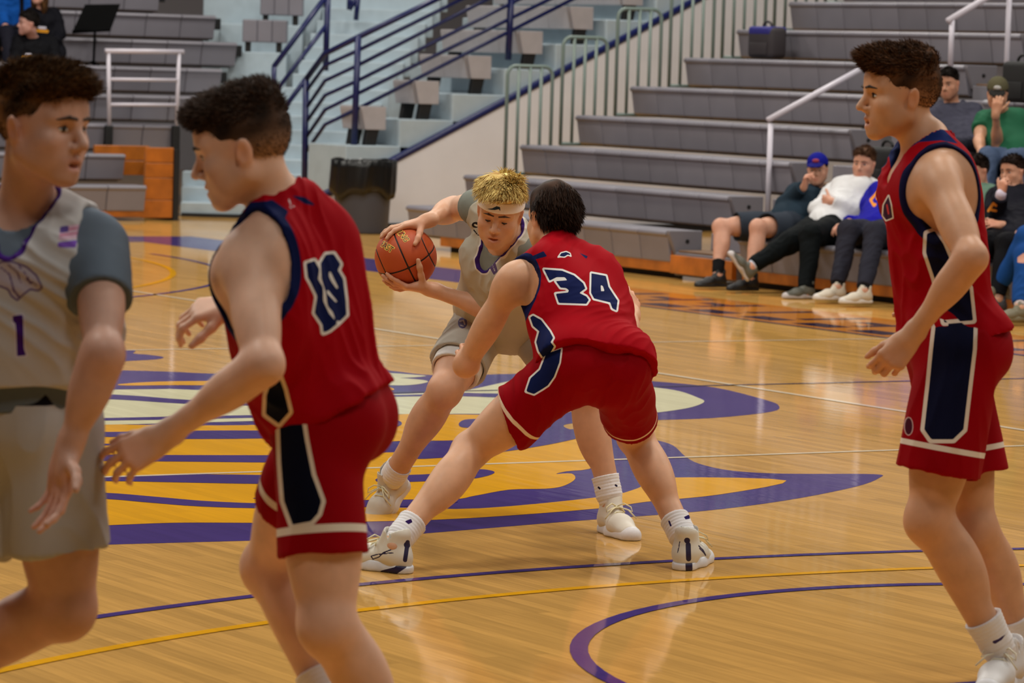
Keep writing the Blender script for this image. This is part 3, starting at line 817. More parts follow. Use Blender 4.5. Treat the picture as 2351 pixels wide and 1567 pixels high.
def colour_mat(name, rough=.5, sss=0.0, bump=.06, bscale=350, spec=.4):
    if name in MATS: return MATS[name]
    m = bpy.data.materials.new(name); m.use_nodes = True; nt = m.node_tree; b = nt.nodes['Principled BSDF']
    an = nt.nodes.new('ShaderNodeAttribute'); an.attribute_name = 'col'
    tc = nt.nodes.new('ShaderNodeTexCoord')
    if sss:
        n = nt.nodes.new('ShaderNodeTexNoise'); n.inputs['Scale'].default_value = 22; n.inputs['Detail'].default_value = 5
        nt.links.new(tc.outputs['Object'], n.inputs['Vector'])
        mr = nt.nodes.new('ShaderNodeMapRange'); mr.inputs[1].default_value = .3; mr.inputs[2].default_value = .7; mr.inputs[3].default_value = .93; mr.inputs[4].default_value = 1.06
        nt.links.new(n.outputs[0], mr.inputs[0])
        sc = nt.nodes.new('ShaderNodeVectorMath'); sc.operation = 'SCALE'; nt.links.new(an.outputs['Color'], sc.inputs[0]); nt.links.new(mr.outputs[0], sc.inputs['Scale'])
        nt.links.new(sc.outputs[0], b.inputs['Base Color'])
        b.inputs['Subsurface Weight'].default_value = sss; b.inputs['Subsurface Radius'].default_value = (1, .35, .2); b.inputs['Subsurface Scale'].default_value = .006
    else: nt.links.new(an.outputs['Color'], b.inputs['Base Color'])
    b.inputs['Roughness'].default_value = rough; b.inputs['Specular IOR Level'].default_value = spec
    if bump:
        n2 = nt.nodes.new('ShaderNodeTexNoise'); n2.inputs['Scale'].default_value = bscale
        nt.links.new(tc.outputs['Object'], n2.inputs['Vector'])
        bp = nt.nodes.new('ShaderNodeBump'); bp.inputs['Strength'].default_value = bump; bp.inputs['Distance'].default_value = .002
        nt.links.new(n2.outputs[0], bp.inputs['Height']); nt.links.new(bp.outputs[0], b.inputs['Normal'])
    MATS[name] = m; return m
SKIN = colour_mat('skin', rough=.48, sss=.12)
HAIR = colour_mat('hair', rough=.55, bump=0, spec=.09)

# ---------------------------------------------------------------- anatomy
def limb_joint(A, B, px, LA, LB, side=0.0):
    """depth of a middle joint on its sight line so that both bones get their length; side<0 prefers nearer"""
    D0 = .5 * (depth(A) + depth(B)); best = None
    for D in np.linspace(D0 - .55, D0 + .55, 441):
        K = at(px[0], px[1], D)
        c = (np.linalg.norm(K - A) - LA) ** 2 + (np.linalg.norm(K - B) - LB) ** 2 - .02 * side * (D - D0)
        if best is None or c < best[0]: best = (c, K)
    return best[1]
def cone(a, b, ra, rb, k=.02, fl=None): return ('+', 'cone', a, b, ra, rb, k, fl)
def ell(c, r, M, k=.02): return ('+', 'ell', c, r, M, k)
def sub(p, k=None):
    p = list(p); p[0] = '-'
    if k is not None: p[6 if p[1] == 'cone' else 5] = k
    return tuple(p)
def torso_prims(J, S):
    P, N = J['P'], J['N']
    Rc = nrm(J['sR'] - J['sL']); U = nrm(N - P); Uc = nrm(U - Rc * (U @ Rc)); Fc = np.cross(Uc, Rc); Mc = np.stack([Rc, Fc, Uc], 1)
    Rp = nrm(J['hR'] - J['hL']); Up = nrm(U - Rp * (U @ Rp)); Fp = np.cross(Up, Rp); Mp = np.stack([Rp, Fp, Up], 1)
    J['Mc'], J['Mp'] = Mc, Mp
    c = lambda x, y, z: N + Mc @ np.array([x, y, z]) * S
    p = lambda x, y, z: P + Mp @ np.array([x, y, z]) * S
    q = []
    q.append(ell(c(0, .005, -.19), np.array((.158, .112, .20)) * S, Mc, .05))
    q.append(ell((c(0, .0, -.33) + p(0, .005, .12)) / 2, np.array((.138, .098, .17)) * S, Mc, .07))
    q.append(ell(p(0, -.005, -.005), np.array((.158, .112, .125)) * S, Mp, .06))
    for s, sh in ((-1, 'sL'), (1, 'sR')):
        q.append(cone(c(s * .035, -.015, -.03), J[sh] * .8 + c(0, 0, 0) * .2, .05 * S, .052 * S, .05))
        q.append(cone(c(s * .02, -.03, .03), c(s * .115, -.035, -.035), .036 * S, .035 * S, .045))     # trapezius
        q.append(ell(c(s * .078, .075, -.125), np.array((.082, .042, .066)) * S, Mc, .045))          # pectoral
        q.append(ell(c(s * .115, -.045, -.20), np.array((.058, .062, .14)) * S, Mc, .05))             # latissimus
        q.append(ell(c(s * .085, -.075, -.105), np.array((.07, .032, .085)) * S, Mc, .045))           # shoulder blade
        q.append(ell(p(s * .075, -.065, -.045), np.array((.085, .078, .088)) * S, Mp, .05))           # gluteal
    return q
def leg_prims(J, S0, s, bare=True):
    S = S0 * 1.09
    h, k, a = J['h' + s], J['k' + s], J['a' + s]
    d1 = nrm(k - h); d2 = nrm(a - k)
    bend = k - (h + (a - h) * (((k - h) @ (a - h)) / ((a - h) @ (a - h)))); fw = J['Mp'][:, 1]
    b = bend if np.linalg.norm(bend) > .05 else fw * .1 + bend
    f2 = nrm(b - d2 * (b @ d2)); f1 = nrm(b - d1 * (b @ d1)); M2 = frame(f2, -d2); M1 = frame(f1, -d1)
    J['f' + s] = f2
    L1 = np.linalg.norm(k - h); L2 = np.linalg.norm(a - k)
    q = [cone(h, k, .086 * S, .054 * S, .05)]
    q.append(ell(h + d1 * L1 * .48 + f1 * .022 * S, np.array((.068, .056, .17)) * S, M1, .05))
    q.append(ell(h + d1 * L1 * .50 - f1 * .02 * S, np.array((.062, .055, .17)) * S, M1, .05))
    q.append(ell(k + f2 * .012 * S, np.array((.050, .052, .058)) * S, M2, .035))
    q.append(ell(k + f2 * .042 * S + d2 * .012, np.array((.026, .02, .032)) * S, M2, .03))
    q.append(cone(k, a, .047 * S, .034 * S, .035))
    q.append(ell(k + d2 * L2 * .30 - f2 * .024 * S, np.array((.054, .050, .115)) * S, M2, .045))
    q.append(ell(k + d2 * L2 * .36 - f2 * .020 * S + M2[:, 0] * .018, np.array((.034, .036, .10)) * S, M2, .04))
    q.append(cone(k + d2 * .05 + f2 * .02 * S, a + f2 * .006, .028 * S, .026 * S, .03))
    q.append(cone(a - f2 * .022 - d2 * .09, a - f2 * .028 + d2 * .02, .014 * S, .018 * S, .025))
    return q
def arm_prims(J, S, s):
    sh, e, w = J['s' + s], J['e' + s], J['w' + s]
    d1 = nrm(e - sh); d2 = nrm(w - e); L1 = np.linalg.norm(e - sh); L2 = np.linalg.norm(w - e)
    b = e - (sh + w) / 2; b = b if np.linalg.norm(b) > .02 else -J['Mc'][:, 1]
    f = nrm(-b + d1 * (b @ d1)); M1 = frame(f, -d1); M2 = frame(nrm(np.cross(d2, np.cross(f, d2)) + 1e-6), -d2)
    q = [ell(sh + d1 * .035 * S, np.array((.058, .060, .075)) * S, M1, .045)]
    q.append(cone(sh, e, .046 * S, .038 * S, .035))
    q.append(ell(sh + d1 * L1 * .55 + f * .014, np.array((.036, .034, .10)) * S, M1, .035))
    q.append(ell(sh + d1 * L1 * .52 - f * .016, np.array((.037, .036, .11)) * S, M1, .035))
    q.append(ell(e - f * .010, np.array((.030, .029, .036)) * S, M1, .03))
    q.append(cone(e, w, .038 * S, .026 * S, .03))
    q.append(ell(e + d2 * L2 * .28, np.array((.043, .038, .085)) * S, M2, .035))
    return q
FING = ((.032, .044, .026, .021, .0092), (.011, .049, .030, .022, .0095), (-.010, .045, .028, .021, .009), (-.030, .036, .021, .019, .0082))
def hand_prims(w, d, n, side, S=1.0, curl=(15, 25, 20), spread=.15, thumb=(.65, .7, .2), wrap=None, tcurl=(.15, .25)):
    """side: +1 right hand, -1 left. d = to the knuckles, n = where the palm faces. curl: 3 angles or 4 triples"""
    d = nrm(d); n = nrm(n - d * (n @ d)); t = np.cross(d, n) * side
    q = []; M = np.stack([t, d, n], 1)
    q.append(cone(w - d * .02, w + d * .02, .024 * S, .022 * S, .02, (t, 1.25)))
    cl = curl if hasattr(curl[0], '__len__') else [curl] * 4
    for i, (off, l1, l2, l3, r) in enumerate(FING):
        kn = w + d * (.092 - abs(off) * .12 - (.008 if i == 3 else 0)) * S + t * off * S
        q.append(cone(w + d * .02 + t * off * .45 * S, kn, .0150 * S, .0125 * S, .014, (n, .85)))
        dd = nrm(d + t * off / .03 * spread); p = kn; acc = 0
        for j, L in enumerate((l1, l2, l3)):
            acc += math.radians(cl[i][j]); v = dd * math.cos(acc) + n * math.sin(acc)
            p2 = p + v * L * S
            if wrap is not None:
                c, R = wrap; o = p2 - c; p2 = c + nrm(o) * (R + r * .95); p2 = p + nrm(p2 - p) * L * S; o = p2 - c; p2 = c + nrm(o) * (R + r * .95)
            q.append(cone(p, p2, r * S * (1.05 - .08 * j), r * S * (.97 - .1 * j), .006)); p = p2
    q.append(ell(w + d * .040 * S + t * .018 * S + n * .010 * S, np.array((.020, .034, .016)) * S, M, .018))
    q.append(ell(w + d * .045 * S - t * .022 * S + n * .008 * S, np.array((.014, .034, .013)) * S, M, .018))
    p = w + d * .028 * S + t * .024 * S + n * .006 * S
    v = nrm(d * thumb[0] + t * thumb[1] + n * thumb[2])
    for j, (L, r0, r1) in enumerate(((.046, .0145, .0118), (.034, .0112, .0105), (.028, .0105, .0088))):
        if j: v = nrm(v + n * tcurl[0] + d * tcurl[1])
        p2 = p + v * L * S
        if wrap is not None and j > 0:
            c, R = wrap; p2 = c + nrm(p2 - c) * (R + r1)
        q.append(cone(p, p2, r0 * S, r1 * S, .010)); p = p2
    return q
def head_prims(H, M, S, mouth=.0, N=None):
    c = lambda x, y, z: H + M @ np.array([x, y, z]) * S
    r = lambda *a: np.array(a) * S
    q = [ell(c(0, -.016, .032), r(.0755, .0945, .086), M, .03), ell(c(0, .028, -.020), r(.0625, .062, .088), M, .04)]
    q.append(ell(c(0, .064, .045), r(.05, .028, .04), M, .035))                          # forehead
    for s in (-1, 1):
        q.append(cone(c(s * .053, .0, -.058), c(s * .020, .066, -.100), .021 * S, .017 * S, .03))   # jaw
        q.append(ell(c(s * .046, .058, -.028), r(.022, .024, .020), M, .025))            # cheek bone
        q.append(ell(c(s * .040, .042, -.058), r(.022, .030, .032), M, .03))                 # cheek
        q.append(cone(c(s * .050, .066, .020), c(s * .014, .085, .017), .0095 * S, .0105 * S, .016))  # brow
    q.append(ell(c(0, .076, -.102), r(.021, .019, .0175), M, .022))                       # chin
    q.append(ell(c(0, .074, -.066), r(.032, .022, .026), M, .025))                        # muzzle
    for s in (-1, 1): q.append(sub(ell(c(s * .031, .093, -.002), r(.0165, .014, .0105), M), .014))
    for s in (-1, 1): q.append(ell(c(s * .031, .0690, -.001), r(.0160, .0130, .0120), M, .006))
    q.append(cone(c(0, .086, .010), c(0, .1135, -.031), .0085 * S, .0118 * S, .012))        # nose
    for s in (-1, 1): q.append(ell(c(s * .0125, .098, -.038), r(.0080, .0105, .0085), M, .007))
    q.append(cone(c(-.021, .0865, -.069), c(0, .0955, -.0635 + 0), .0052 * S, .0072 * S, .007)); q.append(cone(c(.021, .0865, -.069), c(0, .0955, -.0635), .0052 * S, .0072 * S, .007))
    lo = -.077 - mouth
    q.append(cone(c(-.018, .085, lo + .002), c(0, .0915, lo - .002), .0056 * S, .0080 * S, .008)); q.append(cone(c(.018, .085, lo + .002), c(0, .0915, lo - .002), .0056 * S, .0080 * S, .008))
    q.append(sub(ell(c(0, .094, -.0705 - mouth * .5), r(.017 if mouth > .004 else .024, .014, .0016 + mouth * .55), M), .004))
    for s in (-1, 1):
        Me = frame(M @ np.array([s * .35, .94, 0]), M @ np.array([s * .18, -.22, 1.0]))
        e = c(s * .077, -.014, -.014)
        q.append(ell(e, r(.0085, .019, .033), Me, .008)); q.append(sub(ell(e + M @ np.array([s * .009, .003, .003]) * S, r(.006, .0105, .021), Me), .006))
    return q
def hair_obj(parent, H, M, S, blobs, cuts, rgb, rgb2, strands, length, flow, seed, name='hair', h=.0045, up=.5, lift=.6, rad=.0011, zmin=-.02, amp=.003, longs=False, fade=None, clump=(.3, 70)):
    c = lambda x, y, z: H + M @ np.array([x, y, z]) * S
    q = [ell(c(*b[:3]), np.array(b[3:6]) * S, M, b[6] if len(b) > 6 else .02) for b in blobs]
    for k in cuts:
        if k[0] == 'p': q.append(('-x', 'plane', c(*k[1]), M @ np.array(k[2])))
        else: q.append(('-', 'ell', c(*k[1]), np.array(k[2]) * S, M, .01))
    V, F = skin_of([p for p in q if p[0] == '+'], h, 0, [p for p in q if p[0] != '+'])
    N = normals(V, F); loc = (V - H) @ M / S
    w = waves(loc * np.array([1, .45, .6]), seed, 80, 12); V = V + N * (amp * w * np.clip((loc[:, 2] - .03) / .05, .15, 1))[:, None]
    rng = np.random.RandomState(seed)
    ca, cb = np.array(lin(rgb)), np.array(lin(rgb2))
    mixv = np.clip(.5 + .5 * waves(loc * np.array([1, .5, .5]), seed + 3, 130, 8), 0, 1)[:, None]
    C = ca * (1 - mixv) + cb * mixv
    if fade is not None:
        t = np.clip((loc[:, 2] + .030) / .055, 0, 1)[:, None]; C = C * t + (1 - t) * (.55 * np.array(lin(fade)) + .45 * ca)
    sk = np.sqrt((((loc - np.array([0, -.016, .032])) / np.array([.0755, .0945, .086])) ** 2).sum(1))
    out = ((loc - np.array([0, -.016, .032])) * (N @ M)).sum(1)
    sel = np.flatnonzero((loc[:, 2] > zmin) & (sk > 1.02) & (out > .03)); vs = rng.choice(sel, strands)
    fl = np.array([flow(*p) for p in loc[vs]]); 
    SV = []; SF = []; SCc = []
    base = len(V)
    lv = loc[vs]; cl = np.stack([waves(lv, seed + 20 + i, clump[1], 8) for i in range(3)], 1) * clump[0]
    dirn = N[vs] * lift + (fl @ M.T) + rng.normal(size=(strands, 3)) * .16 + cl @ M.T
    dirn /= np.linalg.norm(dirn, axis=1, keepdims=True)
    Ls = length * (.5 + .8 * rng.rand(strands)) * S * (1.0 if longs else np.clip((loc[vs, 2] - .02) / .06, .28, 1))
    p0 = V[vs] - N[vs] * .003
    side = np.cross(dirn, rng.normal(size=(strands, 3))); side /= np.linalg.norm(side, axis=1, keepdims=True); oth = np.cross(dirn, side)
    fw = (fl @ M.T)
    rings = []
    for j, (t, rr) in enumerate(((0, 1.0), (.4, .95), (.75, .7), (1.0, .12))):
        ctr = p0 + dirn * (Ls * t)[:, None] + (fw * .55 - UPZ * .15) * (Ls * t * t * .5)[:, None]
        ring = [ctr + (side * math.cos(a) + oth * math.sin(a)) * rad * rr * S for a in (0, 2.094, 4.189)]
        rings.append(np.stack(ring, 1))
    R = np.stack(rings, 1)               # strands,4,3,3
    SV = R.reshape(-1, 3)
    k = np.arange(strands)[:, None, None, None] * 12
    fs = []
    for j in range(3):
        for i in range(3):
            a = j * 3 + i; b = j * 3 + (i + 1) % 3
            fs.append([a, b, b + 3, a + 3])
    SF = (np.arange(strands)[:, None, None] * 12 + np.array(fs)[None]).reshape(-1, 4) + base
    mm = rng.rand(strands, 1); sc = ca * (1 - mm) + cb * mm; sc = np.repeat(sc * (.8 + .4 * rng.rand(strands, 1)), 12, 0)
    allV = np.concatenate([V, SV]); allF = np.concatenate([F, SF]); allC = np.concatenate([C, sc])
    return mesh_obj(name, allV, allF, HAIR, parent, True, cols=allC)
FADE = [('p', (0, .074, .058), (0, .80, -.60)), ('p', (0, -.075, -.050), (0, .30, -1.0)), ('e', (.082, .012, -.03), (.034, .034, .050)), ('e', (-.082, .012, -.03), (.034, .034, .050))]
EYE_W = mat('eye_white', (205, 200, 196), rough=.15); EYE_D = mat('eye_iris', (40, 28, 20), rough=.1)
def face_extras(parent, H, M, S, brow_rgb, gaze=(0, 1, 0), eyes=True, browz=.0):
    c = lambda x, y, z: H + M @ np.array([x, y, z]) * S
    LASH = mat('lash', (34, 22, 17), rough=.7)
    for s in (-1, 1):
        if eyes:
            Me = frame(M @ np.array([s * .32, .95, 0]), M[:, 2])
            V, F = skin_of([ell(c(s * .0315, .0795, -.0020), np.array((.0132, .0062, .0056)) * S, Me, .002)], .0016 * S)
            loc = (V - H) @ M / S; gx, gz = s * .0315 + .0065 * gaze[0] / max(gaze[1], .3), -.0018 + .006 * gaze[2]
            d = np.sqrt((loc[:, 0] - gx) ** 2 + (loc[:, 2] - gz) ** 2)
            mm = cloth_mat('eye', (206, 200, 196), [('l0', (58, 40, 28)), ('l1', (12, 9, 8))], rough=.2, weave=10, spec=.5)
            mesh_obj('eye', V, F, mm, parent, True, {'l0': d - .0055, 'l1': d - .0026})
            V, F = skin_of([cone(c(s * .0185, .0815, -.0005), c(s * .0300, .0862, .0044), .0014 * S, .0019 * S, .002), cone(c(s * .0300, .0862, .0044), c(s * .0455, .0765, .0005), .0019 * S, .0015 * S, .002)], .0012 * S)
            mesh_obj('eyelash', V, F, LASH, parent, True)
        b = [c(s * .011, .0975, .0215 + browz), c(s * .030, .0950, .0240 + browz), c(s * .051, .0785, .0185 + browz)]
        V, F = skin_of([cone(b[0], b[1], .0042 * S, .0044 * S, .003, (M[:, 2], .8)), cone(b[1], b[2], .0044 * S, .0026 * S, .003, (M[:, 2], .8))], .0016)
        mesh_obj('eyebrow', V, F, mat('brow_%d_%d_%d' % tuple(brow_rgb), brow_rgb, rough=.7), parent, True)
def body_cols(V, N, H, M, S, rgb, J, extra=None, stubble=0.0):
    base = np.array(lin(rgb)); C = np.repeat(base[None], len(V), 0)
    loc = (V - H) @ M / S
    def g(x, y, z, sx, sy, sz): return np.exp(-(((loc[:, 0] - x) / sx) ** 2 + ((loc[:, 1] - y) / sy) ** 2 + ((loc[:, 2] - z) / sz) ** 2))[:, None]
    lips = np.maximum(g(0, .092, -.066, .022, .016, .0065), g(0, .09, -.080, .019, .016, .007))
    C = C * (1 - .75 * lips) + .75 * lips * base * np.array([.92, .50, .55])
    for s in (-1, 1):
        k = g(s * .042, .07, -.035, .022, .025, .02); C = C * (1 - k * .2) + k * .2 * base * np.array([1.05, .74, .72])
        k = g(s * .08, -.014, -.014, .02, .03, .04); C = C * (1 - k * .4) + k * .4 * base * np.array([1.05, .68, .60])
    if stubble:
        k = np.maximum(g(0, .07, -.098, .055, .05, .026), g(0, .09, -.055, .028, .02, .007) * .8)
        for s in (-1, 1): k = np.maximum(k, g(s * .055, .03, -.065, .02, .045, .035))
        C = C * (1 - stubble * k) + stubble * k * base * np.array([.42, .36, .34])
    for nm in ('wL', 'wR'):
        if nm in J:
            d = np.linalg.norm(V - (J[nm] + nrm(J[nm] - J['e' + nm[1]]) * .12), axis=1); k = np.exp(-(d / .09) ** 4)[:, None]
            C = C * (1 - .30 * k) + .30 * k * base * np.array([1.05, .66, .62])
    for nm in ('eL', 'eR', 'kL', 'kR'):
        if nm in J:
            d = np.linalg.norm(V - J[nm], axis=1); k = np.exp(-(d / .07) ** 2)[:, None]; C = C * (1 - .22 * k) + .22 * k * base * np.array([1.02, .72, .64])
    return C
# ---------------------------------------------------------------- shoes and socks
def shoe(parent, a, toe, up, S, upper, sole, accent=None, layers=None, lace_rgb=(235, 228, 205), side=1, h=.0042, laces=True, name='shoe', soleacc=None):
    """a: point on the sole below the ankle; toe: direction heel->toe; returns the shoe object"""
    M = frame(toe, up); c = lambda x, y, z: a + M @ np.array([x, y, z]) * S
    r = lambda *q: np.array(q) * S
    up_ = [ell(c(0, -.036, .042), r(.036, .042, .046), M, .02), cone(c(0, -.02, .05), c(0, .085, .043), .036 * S, .034 * S, .03, (M[:, 0], 1.1)),
           cone(c(0, .08, .036), c(.004 * side, .165, .024), .036 * S, .027 * S, .03, (M[:, 0], 1.28)), cone(c(0, -.012, .06), c(0, -.024, .116), .042 * S, .038 * S, .02, (M[:, 1], 1.15)),
           cone(c(0, .03, .085), c(0, .005, .128), .016 * S, .014 * S, .02, (M[:, 0], 1.6))]
    post = [('x', 'plane', c(0, 0, .012), M @ np.array([0, 0, -1.0])), ('-', 'cone', c(0, -.014, .10), c(0, -.026, .18), .034 * S, .036 * S, .004, None)]
    V, F = skin_of(up_, h, 0, post); N = normals(V, F)
    attrs = {}
    lay = []
    if layers:
        for i, (kind, arg, rgb) in enumerate(layers):
            loc = (V - a) @ M / S
            if kind == 'px': dd = print_sd(V, N, arg[0], arg[1])
            else: dd = arg(loc)
            attrs['l%d' % i] = dd; lay.append(('l%d' % i, rgb))
    o = mesh_obj(name, V, F, cloth_mat('shoe_upper', upper, lay, rough=.5, weave=500, sheen=0, spec=.4), parent, True, attrs)
    so = [cone(c(0, -.042, .012), c(0, .06, .012), .039 * S, .037 * S, .03, (M[:, 0], 1.0)), cone(c(0, .06, .012), c(.006 * side, .172, .014), .041 * S, .034 * S, .03, (M[:, 0], 1.12))]
    V, F = skin_of(so, h, 0, [('x', 'plane', c(0, 0, 0), M @ np.array([0, 0, -1.0])), ('x', 'plane', c(0, 0, .030), M @ np.array([0, -.10, 1.0]))])
    N = normals(V, F); lay = []; attrs = {}
    if soleacc:
        for i, (kind, arg, rgb) in enumerate(soleacc):
            attrs['l%d' % i] = print_sd(V, N, arg[0], arg[1]) if kind == 'px' else arg((V - a) @ M / S); lay.append(('l%d' % i, rgb))
    mesh_obj('sole', V, F, cloth_mat('shoe_sole', sole, lay, rough=.45, weave=200, sheen=0, spec=.4), o, True, attrs)
    if laces:
        b = MB()
        for i in range(5):
            y = .045 + .022 * i; z = .092 - .0125 * i
            b.tube([c(-.030, y - .004, z - .012), c(-.012, y, z + .004), c(.012, y + .003, z + .004), c(.030, y + .006, z - .012)], .0028 * S, 6)
        for s in (-1, 1):
            b.tube([c(0, .038, .100), c(s * .022, .05, .112), c(s * .045, .06, .10), c(s * .048, .07, .085), c(s * .03, .06, .092), c(0, .04, .10)], .0025 * S, 6)
            b.tube([c(0, .038, .100), c(s * .03, .075, .092), c(s * .058, .085, .062)], .0025 * S, 6)
        b.build('laces', mat('lace_%d' % lace_rgb[0], lace_rgb, rough=.7), o, smooth=True)
    return o
def sock(parent, J, s, top, S, rgb=(232, 230, 232), layers=None, h=.004):
    a, k = J['a' + s], J['k' + s]; d = nrm(k - a); f = J['f' + s]
    q = [cone(a - d * .005, a + d * .05, .036 * S, .0445 * S, .02), cone(a + d * .04, a + d * top, .0445 * S, (.049 + .15 * max(0, top - .10)) * S, .02)]
    V, F = skin_of(q, h, 0, [('x', 'plane', a + d * top, d), ('-', 'cone', a + d * (top - .02), a + d * (top + .1), .042, .052, .004, None)])
    N = normals(V, F); t = (V - a) @ d
    V = V + N * (np.sin(t * 520) * .0008 + np.where(t < top * .5, np.sin(t * 210) * .0009, 0))[:, None]
    attrs = {}; lay = []
    for i, (arg, c) in enumerate(layers or []): attrs['l%d' % i] = print_sd(V, N, *arg); lay.append(('l%d' % i, c))
    return mesh_obj('sock', V, F, cloth_mat('sock', rgb, lay, rough=.85, weave=700), parent, True, attrs)
# ---------------------------------------------------------------- team kit
def jersey_sdf(J, S, infl=.013, hem=.02, hemtilt=(0, 0, 0), arm=(.078, .125, .135), neck=.075, neckv=.10, extra=(), sleeves=None, hemloose=.012, armout=.035, neckback=.0):
    Mc, Mp, P, N = J['Mc'], J['Mp'], J['P'], J['N']
    q = [tuple(list(p)) for p in torso_prims(J, S)]
    c = lambda x, y, z: N + Mc @ np.array([x, y, z]) * S
    q.append(ell(P + Mp @ np.array([0, .0, .03]), np.array((.152, .113, .15)) * S + hemloose, Mp, .06))
    q.append(ell(P + (N - P) * .38, np.array((.142, .104, .17)) * S + hemloose * .8, Mc, .06))
    for s in (-1, 1): q.append(ell(P + Mp @ np.array([s * .075, -.066, -.035]) * S, np.array((.086, .078, .09)) * S + hemloose, Mp, .05))
    q += list(extra)
    hn = -nrm(Mp @ (np.array([0, 0, 1.0]) + np.array(hemtilt)))
    post = [('x', 'plane', P + Mp[:, 2] * hem * S, hn)]
    J['hemp'] = (P + Mp[:, 2] * hem * S, hn)
    holes = []
    if sleeves is None:
        for s, sh in ((-1, 'sL'), (1, 'sR')):
            e = ('-', 'ell', J[sh] + Mc @ np.array([s * armout, 0, -.02]) * S, np.array(arm) * S, Mc, .008); post.append(e); holes.append(e)
    else:
        for s in 'LR':
            sh, e = J['s' + s], J['e' + s]; d = nrm(e - sh); L = np.linalg.norm(e - sh) * sleeves
            q.append(('+', 'ccone', sh, sh + d * L, .060 * S, .062 * S, .05, None))
    nk = ('-', 'cone', c(0, .005 - neckback, -.02), c(0, .02, .16), neck * S, neck * S, .006, None)
    nv = ('-', 'cone', c(0, .112, -neckv), c(0, .035, .10), .034 * S, .092 * S, .008, None)
    post += [nk, nv]; holes += [nk, nv]
    return q, post, holes
def eval_prim(p, V, infl=0.0):
    """distance of points to one primitive"""
    if p[1] == 'cone':
        a, b = np.asarray(p[2]), np.asarray(p[3]); ba = b - a; t = np.clip((V - a) @ ba / (ba @ ba + 1e-12), 0, 1)
        return np.linalg.norm(V - a - t[:, None] * ba, axis=1) - (p[4] + t * (p[5] - p[4])) - infl
    e = (V - np.asarray(p[2])) @ p[4]; r = np.asarray(p[3]); k0 = np.sqrt(((e / r) ** 2).sum(1)); k1 = np.sqrt(((e / r ** 2) ** 2).sum(1))
    return k0 * (k0 - 1) / np.maximum(k1, 1e-6)
def shorts_sdf(J, S, frac=(.62, .62), r0=.100, r1=.122, infl=.014, top=.12, rr1=None, hems=(None, None), back=.0, thick=.010, kk=.05):
    Mp, P = J['Mp'], J['P']
    q = [ell(P, np.array((.155, .116, .13)) * S + infl, Mp, .05), ell(P + Mp[:, 2] * .08 * S, np.array((.142, .103, .10)) * S + infl, Mp, .05)]
    for s in (-1, 1): q.append(ell(P + Mp @ np.array([s * .075, -.066 - back, -.045]) * S, np.array((.086, .078, .09)) * S + infl, Mp, .05))
    post = [('x', 'plane', P + Mp[:, 2] * top * S, Mp[:, 2])]
    for i, s in enumerate('LR'):
        h, k = J['h' + s], J['k' + s]; d = nrm(k - h); L = np.linalg.norm(k - h); e = h + d * L * frac[i]
        n = d if hems[i] is None else nrm(hems[i])
        if rr1: r1 = rr1[i]
        q.append(('+', 'ccone', h, e, r0 * S, r1 * S, kk, None, n))
        a = h + d * L * frac[i] * .45; rr = r0 + (r1 - r0) * .45
        post.append(('-', 'cone', a, e + d * .08, rr * S - thick - .012, r1 * S + (r1 - r0) * .1 - thick, .004, None))
        J['hem' + s] = (e, d)
    return q, post
def joints(spec):
    J = {}; S = spec['S']
    for k, v in spec['pts'].items(): J[k] = at(*v)
    P, N = J['P'], J['N']
    if 'hipax' in spec:
        ax = nrm(vf(*spec['hipax'])) * .095 * S; dn = nrm(N - P) * -.045 * S
        J['hL'] = P - ax + dn; J['hR'] = P + ax + dn
    ln = dict(ua=.315 * S, fa=.270 * S, th=.455 * S, sh=.445 * S); ln.update(spec.get('len', {}))
    for s in 'LR':
        if 'a' + s in J and 'k' + s not in J and 'k' + s in spec['mid']:
            px = spec['mid']['k' + s]; J['k' + s] = limb_joint(J['h' + s], J['a' + s], px[:2], ln['th'], ln['sh'], px[2])
        if 'w' + s in J and 'e' + s not in J and 'e' + s in spec['mid']:
            px = spec['mid']['e' + s]; J['e' + s] = limb_joint(J['s' + s], J['w' + s], px[:2], ln['ua'], ln['fa'], px[2])
    return J
def person(spec, label, group=None, foot=None):
    J = joints(spec); S = spec['S']
    base = foot if foot is not None else np.array([J['P'][0], J['P'][1], 0])
    T = empty('person', base, label, 'person', group)
    q = torso_prims(J, S)
    for s in 'LR':
        if 'k' + s in J and 'a' + s in J: q += leg_prims(J, S, s)
        if 'e' + s in J and 'w' + s in J: q += arm_prims(J, S, s)
    hd = spec['head']; H = at(*hd['at']); M = frame(vf(*hd['fw']), vf(*hd['up'])); HS = hd.get('HS', 1.0) * S
    J['H'], J['Mh'], J['HS'] = H, M, HS
    nb = H + M @ np.array([0, -.028, -.065]) * HS
    q.append(cone(nb, J['N'] + J['Mc'] @ np.array([0, -.012, -.02]), .054 * S, .062 * S, .03))
    q += head_prims(H, M, HS, hd.get('mouth', 0.0))
    for s, a in spec.get('hands', {}).items():
        a = dict(a); d = vf(*a.pop('d')); n = vf(*a.pop('n'))
        q += hand_prims(J['w' + s], d, n, 1 if s == 'R' else -1, S, **a)
    V, F = skin_of(q, spec.get('h', .0055))
    V = relax(V, F, 1, .4); N = normals(V, F)
    C = body_cols(V, N, H, M, HS, spec['skin'], J, stubble=spec.get('stubble', 0))
    b = mesh_obj('body', V, F, SKIN, T, True, cols=C)
    return T, J, b
